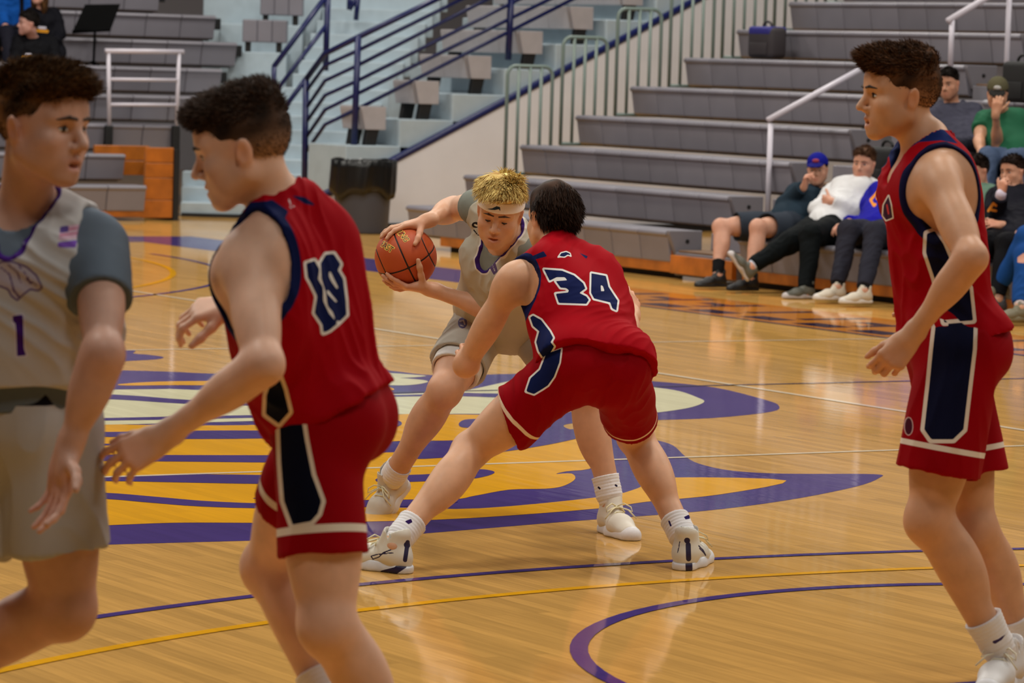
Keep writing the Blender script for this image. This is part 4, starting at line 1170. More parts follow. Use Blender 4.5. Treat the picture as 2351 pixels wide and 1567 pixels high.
def garment(name, parent, prims, post, h, infl, rgb, layers=(), fold=(.003, 38, 1), along=None, rough=.72, attrfn=None, soft=1, sheen=0.0):
    V, F = skin_of(prims, h, infl, post)
    if fold[0]: V = folds(V, F, *fold, along)
    if soft: V = relax(V, F, soft, .4)
    N = normals(V, F); attrs = {}; lay = []
    for i, (fn, c) in enumerate(layers):
        attrs['l%d' % i] = fn(V, N); lay.append(('l%d' % i, c))
    return mesh_obj(name, V, F, cloth_mat(name, rgb, lay, rough=rough, sheen=sheen), parent, True, attrs)
RED = (158, 0, 18); NAVY = (17, 27, 74); OFFW = (226, 224, 220); GREYJ = (176, 174, 172)
def px(polys=(), lines=(), grow=0.0, holes=()): return lambda V, N: print_sd(V, N, polys, lines, holes) - grow
# ================================================================ player in red, number 34 (back to the camera)
def player34():
    sp = dict(S=1.03, skin=(216, 166, 132), h=.0052, hipax=(.93, .30, -.10),
        pts=dict(P=(1356, 838, 13.15), N=(1280, 590, 13.42), sL=(1180, 640, 13.30), sR=(1392, 655, 13.60), aL=(905, 1250, 12.93), aR=(1577, 1250, 13.24), wL=(1078, 835, 13.80), wR=(1452, 720, 13.95)),
        mid=dict(kL=(1082, 1032, 1), kR=(1458, 1000, 1), eL=(1070, 836, -1), eR=(1432, 770, 0)),
        head=dict(at=(1270, 500, 13.50), fw=(-.42, .88, -.22), up=(-.03, .24, .97), HS=1.0),
        hands=dict(L=dict(d=(-.2, .8, .5), n=(.5, .3, -.6)), R=dict(d=(.0, .8, .6), n=(-.6, .3, -.4))))
    T, J, b = person(sp, 'player in red jersey number 34 crouching in defence with back to camera', 'basketball players in red', foot=onfloor(1300, 1290))
    S = 1.03
    hair_obj(T, J['H'], J['Mh'], J['HS'], [(0, -.014, .036, .083, .103, .098), (0, .03, .075, .066, .06, .055)], FADE[1:] + [('p', (0, .085, .045), (0, .80, -.60))], (66, 43, 30), (28, 18, 13), 9000, .030,
             lambda x, y, z: (x * 2.0, -.9 - y * 2, -1.0), 11, zmin=-.05, lift=.15, rad=.0012, longs=True, clump=(.35, 50))
    # jersey
    q, post, holes = jersey_sdf(J, S, hem=-.045, hemtilt=(.08, .0, 0), arm=(.075, .12, .135), neckv=-.2, neck=.07, hemloose=.034)
    arml, armr = holes[0], holes[1]
    n3 = [(1249, 618), (1290, 621), (1318, 632), (1339, 650), (1344, 662), (1330, 672), (1346, 680), (1352, 688), (1346, 697), (1283, 695), (1276, 674), (1304, 671), (1306, 666), (1300, 661), (1287, 660), (1276, 645), (1302, 643), (1297, 636), (1278, 636), (1262, 644)]
    n4 = [(1358, 627), (1391, 633), (1397, 658), (1406, 672), (1418, 690), (1415, 712), (1406, 708), (1401, 694), (1364, 685), (1357, 672)]
    hole4 = [(1379, 654), (1384, 656), (1388, 668), (1380, 668)]
    stripe = [(1217, 728), (1224, 724), (1242, 734), (1262, 760), (1270, 775), (1264, 785), (1272, 795), (1262, 812), (1248, 822), (1237, 806), (1231, 785), (1238, 760), (1224, 748)]
    eagle = [(1281, 590), (1288, 580), (1300, 577), (1309, 581), (1311, 588), (1304, 585), (1296, 590), (1288, 589)]
    J_ = garment('jersey', T, q, post, .0055, .012, RED, [
        (lambda V, N: np.minimum(eval_prim(arml, V), eval_prim(armr, V)) - .016, NAVY),
        (px([[(1196, 612), (1212, 592), (1248, 576), (1256, 588), (1226, 596), (1208, 618)], [(1330, 580), (1350, 588), (1346, 594)]]), NAVY),
        (px([n3, n4, stripe], grow=4.2), OFFW), (px([n3, n4, stripe], holes=[hole4]), NAVY),
        (px([eagle], grow=1.5), OFFW), (px([eagle], grow=-1.0), NAVY)], fold=(.0050, 30, 3), along=nrm(J['Mc'] @ np.array([.9, 0, .35])))
    # shorts
    q, post = shorts_sdf(J, S, frac=(.60, .70), r0=.104, rr1=(.112, .098), back=.004, hems=(nrm(vf(-.93, .1, -.35)), None))
    hl, hr = J['hemL'], J['hemR']
    def band(V, N):
        a = (V - hl[0]) @ hl[1] + .045; c = (V - hr[0]) @ hr[1] + .03
        left = np.linalg.norm(V - hl[0], axis=1) < np.linalg.norm(V - hr[0], axis=1)
        return np.where(left, np.abs(a), np.abs(c) + .002) - .0065
    panel = [(1254, 812), (1288, 800), (1284, 832), (1272, 864), (1258, 884), (1246, 892), (1226, 904), (1208, 898), (1218, 868), (1240, 848)]
    garment('shorts', T, q, post, .0055, 0, (142, 0, 14), [(band, (236, 214, 190)), (px([panel], grow=4), OFFW), (px([panel]), NAVY)], fold=(.0055, 26, 5), along=nrm(J['Mp'][:, 2]))
    # socks and shoes
    sw = [(938, 1196), (962, 1202), (940, 1206), (946, 1200)]
    sock(T, J, 'L', .12, S, layers=[(([[(929, 1196), (944, 1190), (947, 1198), (938, 1203)]], ()), (50, 30, 90))])
    sock(T, J, 'R', .12, S, layers=[(([[(1570, 1186), (1583, 1180), (1584, 1190), (1574, 1192)]], [([(1536, 1196), (1540, 1206)], 2)]), (40, 30, 90))])
    fl = onfloor(898, 1315); fr = onfloor(1586, 1302)
    NV = (34, 26, 64)
    fl = J['aL'] + vf(-.80, .58, 0) * .012
    fr = J['aR'] + nrm(vf(.30, .95, 0)) * .016
    shoe(T, np.array([fl[0], fl[1], .001]), vf(-.80, .58, 0), UPZ, 1.10, (222, 218, 206), (224, 226, 232), side=-1, lace_rgb=(222, 214, 180),
         layers=[('px', ([], [([(936, 1244), (930, 1285)], 5), ([(935, 1251), (934, 1250)], 7), ([(905, 1268), (866, 1272), (852, 1276), (856, 1283), (870, 1278), (880, 1268), (906, 1258)], 1.4)]), NV)],
         soleacc=[('px', ([], [([(931, 1280), (926, 1297), (908, 1309), (880, 1316)], 8)]), NV)])
    shoe(T, np.array([fr[0], fr[1], .001]), vf(.30, .95, 0), UPZ, 1.10, (218, 216, 206), (226, 228, 234), side=1, lace_rgb=(222, 214, 180),
         layers=[('px', ([], [([(1580, 1250), (1581, 1282)], 6), ([(1577, 1240), (1578, 1240)], 6.5), ([(1604, 1252), (1614, 1262), (1620, 1274), (1616, 1268), (1606, 1258)], 1.5), ([(1561, 1242), (1556, 1268)], 1.2)]), NV)],
         soleacc=[('px', ([], [([(1581, 1275), (1582, 1306)], 8)]), NV)])
    return J
J34 = player34()
# ================================================================ basketball
def ball(C, R):
    BO = (184, 78, 34)
    T = empty('basketball', C - np.array([0, 0, R]), 'orange basketball gripped by the blond player in grey', 'basketball')
    x0 = nrm(at(938, 614, 14.5 - .11) - C)              # where the seams cross, seen from the camera
    a = nrm(at(905, 540, 14.5 - .09) - C); g1 = nrm(np.cross(x0, a)); g2 = nrm(np.cross(g1, x0))
    n, m = 200, 100; V = []
    th = np.linspace(0, math.pi, m + 1); ph = np.linspace(0, 2 * math.pi, n, endpoint=False)
    D = np.stack([np.sin(th)[:, None] * np.cos(ph), np.sin(th)[:, None] * np.sin(ph), np.cos(th)[:, None] * np.ones(n)], -1).reshape(-1, 3)
    ang = lambda ax: np.abs(np.arcsin(np.clip(D @ ax, -1, 1)))
    sd = np.minimum(ang(g1), ang(g2))
    for s in (-1, 1):
        c = nrm(g1 * s * .80 + x0 * .25 * 0 + g2 * 0)
        sd = np.minimum(sd, np.abs(np.arccos(np.clip(D @ c, -1, 1)) - .72))
    sd = sd * R
    disp = -.0022 * np.clip(1 - sd / .0042, 0, 1)
    rr = np.random.RandomState(1)
    V = C + D * (R + disp)[:, None]
    i = np.arange(m)[:, None] * n; j = np.arange(n)[None]; F = np.stack([i + j, i + n + j, i + n + (j + 1) % n, i + (j + 1) % n], -1).reshape(-1, 4)
    mm = cloth_mat('ball_leather', BO, [('l0', (26, 14, 14))], rough=.55, weave=900, sheen=0, spec=.4)
    mesh_obj('ball_skin', V, F, mm, T, True, {'l0': sd - .0030})
    YL = mat('ball_print_yellow', (250, 206, 90), rough=.5); BK = mat('ball_print_dark', (52, 24, 16), rough=.5)
    def text(body, px_, py_, rot, size, m_, off, bold=0.0):
        cu = bpy.data.curves.new('print', 'FONT'); cu.body = body; cu.size = size; cu.align_x = 'CENTER'; cu.align_y = 'CENTER'; cu.offset = bold
        o = bpy.data.objects.new('print', cu); COL.objects.link(o)
        dg = bpy.context.evaluated_depsgraph_get(); me = o.evaluated_get(dg).to_mesh()
        P = np.array([v.co[:2] for v in me.vertices]); Fc = [tuple(p.vertices) for p in me.polygons]
        bpy.data.objects.remove(o)
        r = ray(px_, py_); oc = CAM - C; rr_ = nrm(r); b_ = rr_ @ oc; t = -b_ - math.sqrt(max(b_ * b_ - (oc @ oc - R * R), 0)); d0 = nrm(CAM + rr_ * t - C)
        camr = RGT - d0 * (RGT @ d0); camr = nrm(camr); camu = np.cross(d0, camr) * -1; camu = camu if camu[2] > 0 else -camu
        q = math.radians(rot); ex = camr * math.cos(q) + camu * math.sin(q); ey = -camr * math.sin(q) + camu * math.cos(q)
        W = np.array([C + (R + off) * nrm(d0 + ex * p[0] / R + ey * p[1] / R) for p in P])
        mesh_obj('ball_print', W, Fc, m_, T)
    # lettering runs down from under the upper hand, as on the real ball
    text('SPALDING', 913, 529, -62, .038, YL, .0006, .0026); text('SPALDING', 913, 529, -62, .038, BK, .0010, .0)
    text('FAST', 887, 566, -38, .034, YL, .0006, .0026); text('FAST', 887, 566, -38, .034, BK, .0010)
    return T
BALL = at(931.6, 591, 14.5); BALLR = .1195
ball(BALL, BALLR)
# ================================================================ blond player in grey holding the ball
def handler():
    S = 1.03
    sp = dict(S=S, skin=(210, 160, 128), h=.0050, hipax=(-.93, .15, .12), len=dict(fa=.295, ua=.33),
        pts=dict(P=(1165, 722, 14.62), N=(1160, 548, 14.28), sR=(1096, 474, 14.42), sL=(1228, 590, 14.20), wR=(982, 506, 14.50), wL=(990, 664, 14.44), aR=(893, 1108, 14.62), aL=(1404, 1160, 14.18)),
        mid=dict(kR=(1022, 895, -1), kL=(1346, 895, -1), eR=(1042, 478, 1), eL=(1162, 722, 0)),
        head=dict(at=(1148, 486, 14.10), fw=(-.15, -.92, -.34), up=(.09, -.34, .93), HS=.98, mouth=.004),
        stubble=.3,
        hands=dict(R=dict(d=(-.97, -.10, -.22), n=(-.15, .05, -1), wrap=(BALL, BALLR), curl=(15, 25, 20), spread=.25, thumb=(.30, .75, .55)),
                   L=dict(d=(-1, -.02, .06), n=(.10, .12, 1), wrap=(BALL, BALLR), curl=(5, 12, 10), spread=.18, thumb=(.30, .42, .85), tcurl=(.1, .0))))
    T, J, b = person(sp, 'blond player in grey jersey and white headband holding the basketball low', 'basketball players in grey', foot=onfloor(1180, 1210))
    H, M, HS = J['H'], J['Mh'], J['HS']
    face_extras(T, H, M, HS, (70, 48, 34), eyes=False)
    # lowered lids
    for s in (-1, 1):
        c = lambda x, y, z: H + M @ np.array([x, y, z]) * HS
        V, F = skin_of([cone(c(s * .019, .0815, -.006), c(s * .031, .0845, -.0085), .0022, .0026, .002), cone(c(s * .031, .0845, -.0085), c(s * .044, .0765, -.006), .0026, .002, .002)], .0013)
        mesh_obj('eyelash', V, F, mat('lash', (40, 24, 18), rough=.7), T, True)
    hair_obj(T, H, M, HS, [(0, -.014, .056, .084, .100, .078), (0, .034, .090, .072, .068, .040), (0, -.02, .100, .072, .080, .040)],
             [('p', (0, .05, .074), (0, .10, -1.0))], (250, 228, 150), (176, 132, 62), 9500, .036,
             lambda x, y, z: (x * 4, .9 + y * 2, -.35), 5, zmin=.100, lift=.30, rad=.0016, amp=.005, clump=(.5, 75))
    # headband
    c = lambda x, y, z: H + M @ np.array([x, y, z]) * HS
    q = [ell(c(0, -.004, .034), np.array((.0880, .1130, .10)) * HS, M, .01)]
    post = [('x', 'plane', c(0, 0, .064), M @ np.array([0, -.10, 1.0])), ('x', 'plane', c(0, 0, .026), M @ np.array([0, .10, -1.0])), ('-', 'ell', c(0, -.004, .034), np.array((.0800, .1050, .10)) * HS, M, .002)]
    V, F = skin_of(q, .003, 0, post); N = normals(V, F)
    sw = print_sd(V, N, [[(1112, 480), (1130, 478), (1140, 473), (1148, 475), (1149, 485), (1145, 480), (1136, 482)]])
    mesh_obj('headband', V, F, cloth_mat('headband', (246, 244, 248), [('l0', (50, 70, 100))], rough=.85, weave=600), T, True, {'l0': sw})
    # undershirt with short sleeves
    q, post, holes = jersey_sdf(J, S, hem=0.0, sleeves=.12, neck=.066, neckv=-.2, hemloose=.0)
    garment('undershirt', T, q, post, .0055, .005, (128, 132, 124), fold=(.0005, 40, 2))
    PUR = (58, 34, 104)
    q, post, holes = jersey_sdf(J, S, hem=-.05, arm=(.072, .12, .13), neck=.078, neckv=.045, hemloose=.03)
    neckh = holes[2:]
    mark = [(1112, 585), (1122, 588), (1136, 602), (1142, 622), (1134, 630), (1124, 612), (1116, 600)]
    circ = [(1092 + 9 * math.cos(a), 516 + 7 * math.sin(a)) for a in np.linspace(0, 6.28, 12)[:-1]]
    garment('jersey', T, q, post, .0055, .018, (182, 176, 160), [
        (lambda V, N: np.minimum(eval_prim(neckh[0], V), eval_prim(neckh[1], V)) - .016, (214, 208, 200)),
        (lambda V, N: np.minimum(eval_prim(neckh[0], V), eval_prim(neckh[1], V)) - .009, PUR),
        (px([mark], grow=1), (92, 74, 110)), (px([], [([(1118, 592), (1130, 606), (1136, 622)], 1.2)]), (190, 184, 180)),
        (px([circ]), (40, 36, 40)), (px([], [([(1090, 516), (1095, 518)], 2.2)]), (205, 200, 180)), (px([], [([(1088, 528), (1096, 538), (1110, 544)], 1.5)]), (40, 36, 40))],
        fold=(.0045, 28, 8))
    q, post = shorts_sdf(J, S, frac=(.50, .66), r0=.102, r1=.112)
    hl, hr = J['hemL'], J['hemR']
    cat = [(1062 + 11 * math.cos(a), 741 + 13 * math.sin(a)) for a in np.linspace(0, 6.28, 12)[:-1]]
    garment('shorts', T, q, post, .0055, 0, (178, 174, 164), [(px([cat]), (96, 92, 132)), (px([], [([(1056, 737), (1064, 735), (1067, 744)], 1.6), ([(1057, 746), (1064, 748)], 1.3)]), (180, 176, 176))], fold=(.004, 24, 6))
    q, post = shorts_sdf(J, S, frac=(.58, .76), r0=.092, r1=.094, infl=.004)
    garment('undershorts', T, q, post, .0055, 0, (222, 220, 218), fold=(.001, 30, 6))
    sock(T, J, 'L', .115, S, layers=[(([], [([(1374, 1118), (1377, 1121)], 2.2), ([(1413, 1113), (1416, 1115)], 2.2)]), (40, 34, 60))])
    sock(T, J, 'R', .10, S)
    fl = onfloor(1412, 1220)
    fl = J['aL'] + nrm(vf(.32, -.95, 0)) * .014
    shoe(T, np.array([fl[0], fl[1], .001]), vf(.32, -.95, 0), UPZ, 1.08, (220, 212, 198), (226, 224, 226), side=-1, lace_rgb=(228, 216, 176))
    ar = J['aR']; tdir = nrm(vf(-.45, -.55, -.62)); upv = nrm(vf(-.25, -.55, .8)); Mx = frame(tdir, upv)
    shoe(T, ar - Mx[:, 2] * .085, tdir, upv, 1.08, (205, 196, 182), (214, 206, 198), side=1, lace_rgb=(222, 212, 176))
    return J
JH = handler()
# ================================================================ red number 10 walking left in the foreground
def player10():
    S = 1.03
    sp = dict(S=S, skin=(224, 180, 154), h=.0055, hipax=(.14, .98, .02),
        pts=dict(P=(738, 925, 8.75), N=(640, 492, 8.66), sL=(566, 588, 8.55), sR=(752, 560, 8.84), wL=(378, 1000, 8.45), wR=(540, 700, 9.05), aL=(955, 1800, 8.75), aR=(775, 1650, 8.95)),
        mid=dict(kL=(752, 1432, -1), kR=(618, 1300, 0), eL=(604, 838, 0), eR=(660, 760, 0)),
        head=dict(at=(556, 338, 8.62), fw=(-.97, .10, -.30), up=(-.28, .02, .96), HS=1.03),
        stubble=.2,
        hands=dict(L=dict(d=(-.86, -.05, -.52), n=(.1, .9, -.35), curl=((20, 28, 18), (24, 30, 20), (28, 34, 20), (32, 34, 22)), spread=.2, thumb=(.75, .45, .45)),
                   R=dict(d=(-.98, -.05, -.15), n=(.05, .5, -.85), curl=((18, 45, 30), (30, 48, 30), (38, 50, 30), (60, 40, 25)), spread=.4, thumb=(.7, .6, .3))))
    T, J, b = person(sp, 'player in red jersey number 10 walking left in the foreground', 'basketball players in red')
    H, M, HS = J['H'], J['Mh'], J['HS']
    face_extras(T, H, M, HS, (38, 26, 20), gaze=(0, 1, -.25))
    hair_obj(T, H, M, HS, [(0, -.016, .034, .080, .101, .094), (0, .03, .080, .068, .075, .046), (0, .075, .070, .055, .038, .030), (0, -.05, .085, .066, .06, .05)], FADE, (78, 58, 46), (34, 25, 20), 8000, .019,
             lambda x, y, z: (x * 2, .5 if z > .05 else -.2, .15 if z > .05 else -.9), 21, zmin=-.04, lift=.5, rad=.0010, amp=.003, fade=(224, 180, 154))
    q, post, holes = jersey_sdf(J, S, hem=-.035, hemtilt=(.0, .34, 0), arm=(.080, .125, .15), neck=.066, neckv=.06, hemloose=.003, armout=.03)
    arml, armr = holes[0], holes[1]
    one = [(703, 604), (722, 598), (734, 618), (730, 640), (742, 660), (742, 690), (756, 720), (776, 742), (756, 758), (742, 764), (740, 745), (722, 718), (728, 680), (714, 650), (706, 636)]
    zero = [(736, 604), (748, 584), (766, 582), (774, 594), (782, 606), (776, 620), (788, 640), (794, 690), (796, 722), (780, 738), (770, 734), (764, 716), (752, 702), (748, 672), (738, 640)]
    hole0 = [(756, 622), (764, 640), (776, 660), (774, 664), (762, 648), (755, 634)]
    hole1 = [(752, 664), (766, 682), (774, 690), (772, 695), (758, 680), (750, 672)]
    side = [(612, 906), (634, 845), (640, 862), (652, 895), (664, 945), (640, 972), (610, 950)]
    garment('jersey', T, q, post, .0058, .012, RED, [
        (lambda V, N: np.minimum(eval_prim(arml, V), eval_prim(armr, V)) - .022, NAVY),
        (px([[(505, 545), (545, 495), (590, 466), (625, 458), (662, 484), (652, 508), (632, 522), (628, 560), (642, 640), (650, 700), (634, 700), (612, 600), (580, 545), (550, 520)], [(668, 448), (700, 452), (730, 474), (700, 468)]]), NAVY),
        (px([one, zero], grow=6), OFFW), (px([one, zero], holes=[hole0, hole1]), NAVY), (px([], [([(757, 625), (774, 660)], 2.5), ([(752, 668), (772, 692)], 2.2)]), OFFW),
        (px([side], grow=9), (228, 206, 180)), (px([side]), (10, 14, 34)),
        (px([], [([(664, 458), (668, 478), (676, 472)], 2)]), (205, 190, 195))], fold=(.007, 30, 4), along=nrm(J['Mc'][:, 2]))
    q, post = shorts_sdf(J, S, frac=(.66, .60), r0=.100, r1=.104, infl=.014, top=.135)
    hl, hr = J['hemL'], J['hemR']
    panel = [(642, 975), (690, 945), (700, 1010), (716, 1090), (738, 1150), (730, 1178), (714, 1196), (672, 1204), (652, 1150), (645, 1060)]
    def band(V, N):
        a = (V - hl[0]) @ hl[1] + .058; c = (V - hr[0]) @ hr[1] + .058
        left = np.linalg.norm(V - hl[0], axis=1) < np.linalg.norm(V - hr[0], axis=1)
        return np.where(left, np.abs(a), np.abs(c)) - .009
    garment('shorts', T, q, post, .0058, 0, (144, 0, 14), [(band, (228, 220, 205)), (px([panel], grow=10), (222, 214, 200)), (px([panel]), (9, 14, 34)),
        (lambda V, N: -((V - J['P']) @ J['Mp'][:, 2]) + .118 * S, (214, 206, 206))], fold=(.007, 24, 6), along=nrm(J['Mp'][:, 2]))
    for s, tdir in (('L', vf(-.95, .3, 0)), ('R', vf(-.9, .2, -.3))):
        sock(T, J, s, .13, S)
        a = J['a' + s]; shoe(T, np.array([a[0], a[1], max(a[2] - .095, .001)]), tdir if s == 'R' else vf(-.95, .3, 0), UPZ if s == 'L' else vf(-.3, 0, .95), 1.08, (222, 218, 212), (226, 226, 230), h=.006, laces=(s == 'L'))
    return J
J10 = player10()
# ================================================================ grey number 1 at the left edge
def player1():
    S = 1.03
    sp = dict(S=S, skin=(202, 158, 138), h=.0055, hipax=(-.97, .20, 0),
        pts=dict(P=(18, 948, 8.52), N=(52, 495, 8.48), sL=(228, 566, 8.46), sR=(-128, 585, 8.52), wL=(158, 1030, 8.20), wR=(-260, 1000, 8.45), aL=(-150, 1560, 8.75), aR=(-120, 1880, 8.6)),
        mid=dict(kL=(150, 1392, -1), kR=(-110, 1420, -1), eL=(236, 812, -1), eR=(-230, 830, 1)),
        head=dict(at=(98, 288, 8.42), fw=(.84, -.54, -.06), up=(.06, .0, 1), HS=1.04, mouth=.007),
        stubble=.1,
        hands=dict(L=dict(d=(-.18, -.15, -.95), n=(-.75, -.6, .1), curl=((12, 22, 14), (10, 16, 12), (10, 16, 12), (14, 20, 14)), spread=.12, thumb=(.35, .85, .15)),
                   R=dict(d=(0, -.2, -1), n=(.7, -.3, 0))))
    T, J, b = person(sp, 'player in grey jersey number 1 over a grey shirt at the left edge', 'basketball players in grey')
    H, M, HS = J['H'], J['Mh'], J['HS']
    face_extras(T, H, M, HS, (48, 30, 22), gaze=(.25, 1, 0))
    hair_obj(T, H, M, HS, [(0, -.016, .034, .080, .101, .094), (0, .02, .085, .072, .085, .048), (0, .070, .080, .062, .048, .038), (0, -.04, .095, .066, .06, .04)], FADE, (112, 80, 50), (40, 27, 18), 8500, .020,
             lambda x, y, z: (x * 2, .6 if z > .05 else -.2, .15 if z > .05 else -.9), 31, zmin=-.035, lift=.5, rad=.0011, amp=.004, fade=(202, 158, 138))
    q, post, holes = jersey_sdf(J, S, hem=0.02, sleeves=.50, neck=.066, neckv=-.2, hemloose=.0)
    garment('undershirt', T, q, post, .0058, .006, (96, 108, 122), fold=(.001, 26, 2))
    PUR = (62, 26, 112)
    q, post, holes = jersey_sdf(J, S, hem=.078, arm=(.072, .14, .15), neck=.082, neckv=.045, hemloose=.012, armout=.03)
    neckh = holes[2:]
    ndg = [(28, 724), (54, 720), (56, 800), (62, 816), (38, 819), (36, 760), (34, 742), (28, 742)]
    tig = [(-20, 612), (4, 600), (30, 600), (62, 612), (84, 632), (98, 660), (88, 668), (70, 664), (54, 676), (40, 690), (26, 680), (18, 664), (-20, 650)]
    flag = [(138, 520), (182, 514), (180, 546), (134, 552)]; canton = [(138, 520), (158, 517), (157, 532), (137, 535)]; patch = [(133, 556), (178, 550), (174, 568), (132, 568)]
    garment('jersey', T, q, post, .0058, .020, (186, 184, 184), [
        (lambda V, N: np.minimum(eval_prim(neckh[0], V), eval_prim(neckh[1], V)) - .010, PUR),
        (px([ndg], grow=1.5), (210, 200, 215)), (px([ndg], grow=-1), PUR),
        (px([tig], grow=1.5), (84, 60, 120)), (px([tig], grow=-2.5), (180, 174, 192)),
        (px([], [([(0, 612), (22, 630), (30, 660)], 2), ([(18, 606), (40, 625), (48, 650)], 2), ([(40, 606), (60, 630), (70, 652)], 1.8), ([(60, 640), (84, 654)], 2), ([(30, 664), (44, 682)], 2.5)]), (84, 60, 120)),
        (px([flag]), (206, 170, 190)), (px([], [([(138, 528), (181, 523)], 2), ([(137, 540), (181, 535)], 2)]), (190, 110, 140)), (px([canton]), (92, 74, 140)), (px([patch]), (120, 80, 180)),
        (px([], [([(38, 560), (54, 558)], 4)]), (110, 104, 140))], fold=(.006, 26, 14), along=nrm(J['Mc'] @ np.array([.8, 0, .6])))
    q, post = shorts_sdf(J, S, frac=(.66, .62), r0=.106, r1=.112, infl=.014, top=.10)
    garment('shorts', T, q, post, .0058, 0, (176, 176, 178), [(lambda V, N: -((V - J['P']) @ J['Mp'][:, 2]) + .040, (18, 16, 22))], fold=(.008, 26, 6), along=nrm(J['Mp'][:, 2]))
    for s in 'LR':
        sock(T, J, s, .13, S)
        a = J['a' + s]; td, up = (vf(-.35, .3, -.88), vf(-.85, .2, .45)) if s == 'L' else (vf(.6, -.8, 0), UPZ)
        Mx = frame(td, up); shoe(T, a - Mx[:, 2] * .09, td, up, 1.08, (222, 218, 212), (226, 226, 230), h=.006, laces=False)
    return J
J1 = player1()
# ================================================================ red player on the right
def player_right():
    S = 1.02
    sp = dict(S=S, skin=(208, 158, 124), h=.0055, hipax=(-.10, .99, .02),
        pts=dict(P=(2182, 770, 10.92), N=(2120, 338, 10.92), sL=(2150, 408, 10.76), sR=(2082, 392, 11.06), wL=(2092, 772, 10.62), wR=(2160, 715, 11.28), aL=(2310, 1518, 10.86), aR=(2370, 1502, 11.12)),
        mid=dict(kL=(2134, 1190, -1), kR=(2240, 1215, 0), eL=(2230, 592, -1), eR=(2185, 600, 0)),
        head=dict(at=(2066, 216, 10.92), fw=(-.975, -.20, -.06), up=(-.02, 0, 1), HS=1.04, mouth=.006),
        stubble=.25,
        hands=dict(L=dict(d=(-.62, -.08, -.78), n=(-.05, .95, -.2), curl=((30, 42, 30), (36, 46, 30), (42, 48, 30), (46, 48, 30)), spread=.05, thumb=(.8, .35, .5)),
                   R=dict(d=(-.7, 0, -.7), n=(0, -.9, 0), curl=(40, 40, 30))))
    T, J, b = person(sp, 'player in red jersey with curly brown quiff walking left on the right side', 'basketball players in red')
    H, M, HS = J['H'], J['Mh'], J['HS']
    face_extras(T, H, M, HS, (44, 28, 20), gaze=(0, 1, -.1))
    hair_obj(T, H, M, HS, [(0, -.016, .034, .081, .102, .094), (0, .03, .085, .072, .085, .048), (0, .085, .088, .060, .048, .036), (0, .118, .074, .045, .028, .026), (0, -.04, .090, .068, .062, .042)], FADE, (100, 66, 42), (34, 22, 15), 8500, .019,
             lambda x, y, z: (x * 2, .6 if z > .05 else -.2, .2 if z > .05 else -.9), 41, zmin=-.035, lift=.55, rad=.0011, amp=.004, fade=(208, 158, 124))
    q, post, holes = jersey_sdf(J, S, hem=-.005, hemtilt=(0, .08, 0), arm=(.078, .125, .15), neck=.080, neckv=.06, neckback=.022, hemloose=.010, armout=.028)
    arml, armr = holes[0], holes[1]
    panel = [(2128, 536), (2146, 530), (2166, 560), (2200, 640), (2226, 660), (2234, 735), (2168, 740), (2156, 690), (2146, 640), (2126, 580)]
    txt = [(2028, 470), (2040, 448), (2046, 470), (2050, 500), (2034, 506), (2026, 495)]
    garment('jersey', T, q, post, .0058, .012, (154, 0, 16), [
        (lambda V, N: np.minimum(eval_prim(arml, V), eval_prim(armr, V)) - .018, (22, 22, 58)),
        (px([[(2040, 350), (2080, 300), (2120, 278), (2160, 290), (2200, 330), (2160, 322), (2110, 326), (2070, 350), (2046, 392)]]), (14, 30, 84)),
        (px([panel], grow=8), (222, 212, 200)), (px([panel]), (16, 18, 46)),
        (px([txt], grow=2), OFFW), (px([txt], grow=-1), (60, 30, 60)), (px([], [([(2036, 470), (2040, 490)], 2)]), (200, 60, 70))], fold=(.006, 30, 24), along=nrm(J['Mc'] @ np.array([0, .4, .9])))
    q, post = shorts_sdf(J, S, frac=(.72, .70), r0=.112, r1=.122, infl=.014, top=.12)
    hl, hr = J['hemL'], J['hemR']
    pan = [(2148, 745), (2236, 738), (2234, 800), (2222, 900), (2212, 985), (2188, 1008), (2138, 1008), (2122, 985), (2134, 880), (2142, 800)]
    def band(V, N):
        a = (V - hl[0]) @ hl[1] + .072; c = (V - hr[0]) @ hr[1] + .072
        left = np.linalg.norm(V - hl[0], axis=1) < np.linalg.norm(V - hr[0], axis=1)
        return np.where(left, np.abs(a), np.abs(c)) - .008
    eag = [(2086 + 9 * math.cos(a), 978 + 20 * math.sin(a)) for a in np.linspace(0, 6.28, 12)[:-1]]
    garment('shorts', T, q, post, .0058, 0, (144, 0, 14), [(band, (226, 216, 204)), (px([pan], grow=9), (222, 212, 200)), (px([pan]), (14, 18, 46)),
        (px([eag], grow=2), (200, 170, 170)), (px([eag]), (70, 20, 40))], fold=(.006, 28, 26), along=nrm(J['Mp'][:, 2]))
    for s in 'LR':
        sock(T, J, s, .15, S, layers=[(([[(2276, 1472), (2292, 1466), (2312, 1452), (2300, 1468), (2284, 1478)]], ()), (70, 56, 96))] if s == 'L' else None)
        a = J['a' + s]; shoe(T, np.array([a[0], a[1], .001]) , vf(-.42 if s == 'L' else -.6, -.90, 0), UPZ, 1.08, (224, 222, 222), (228, 228, 232), h=.005, side=-1 if s == 'L' else 1)
    return J
JR = player_right()
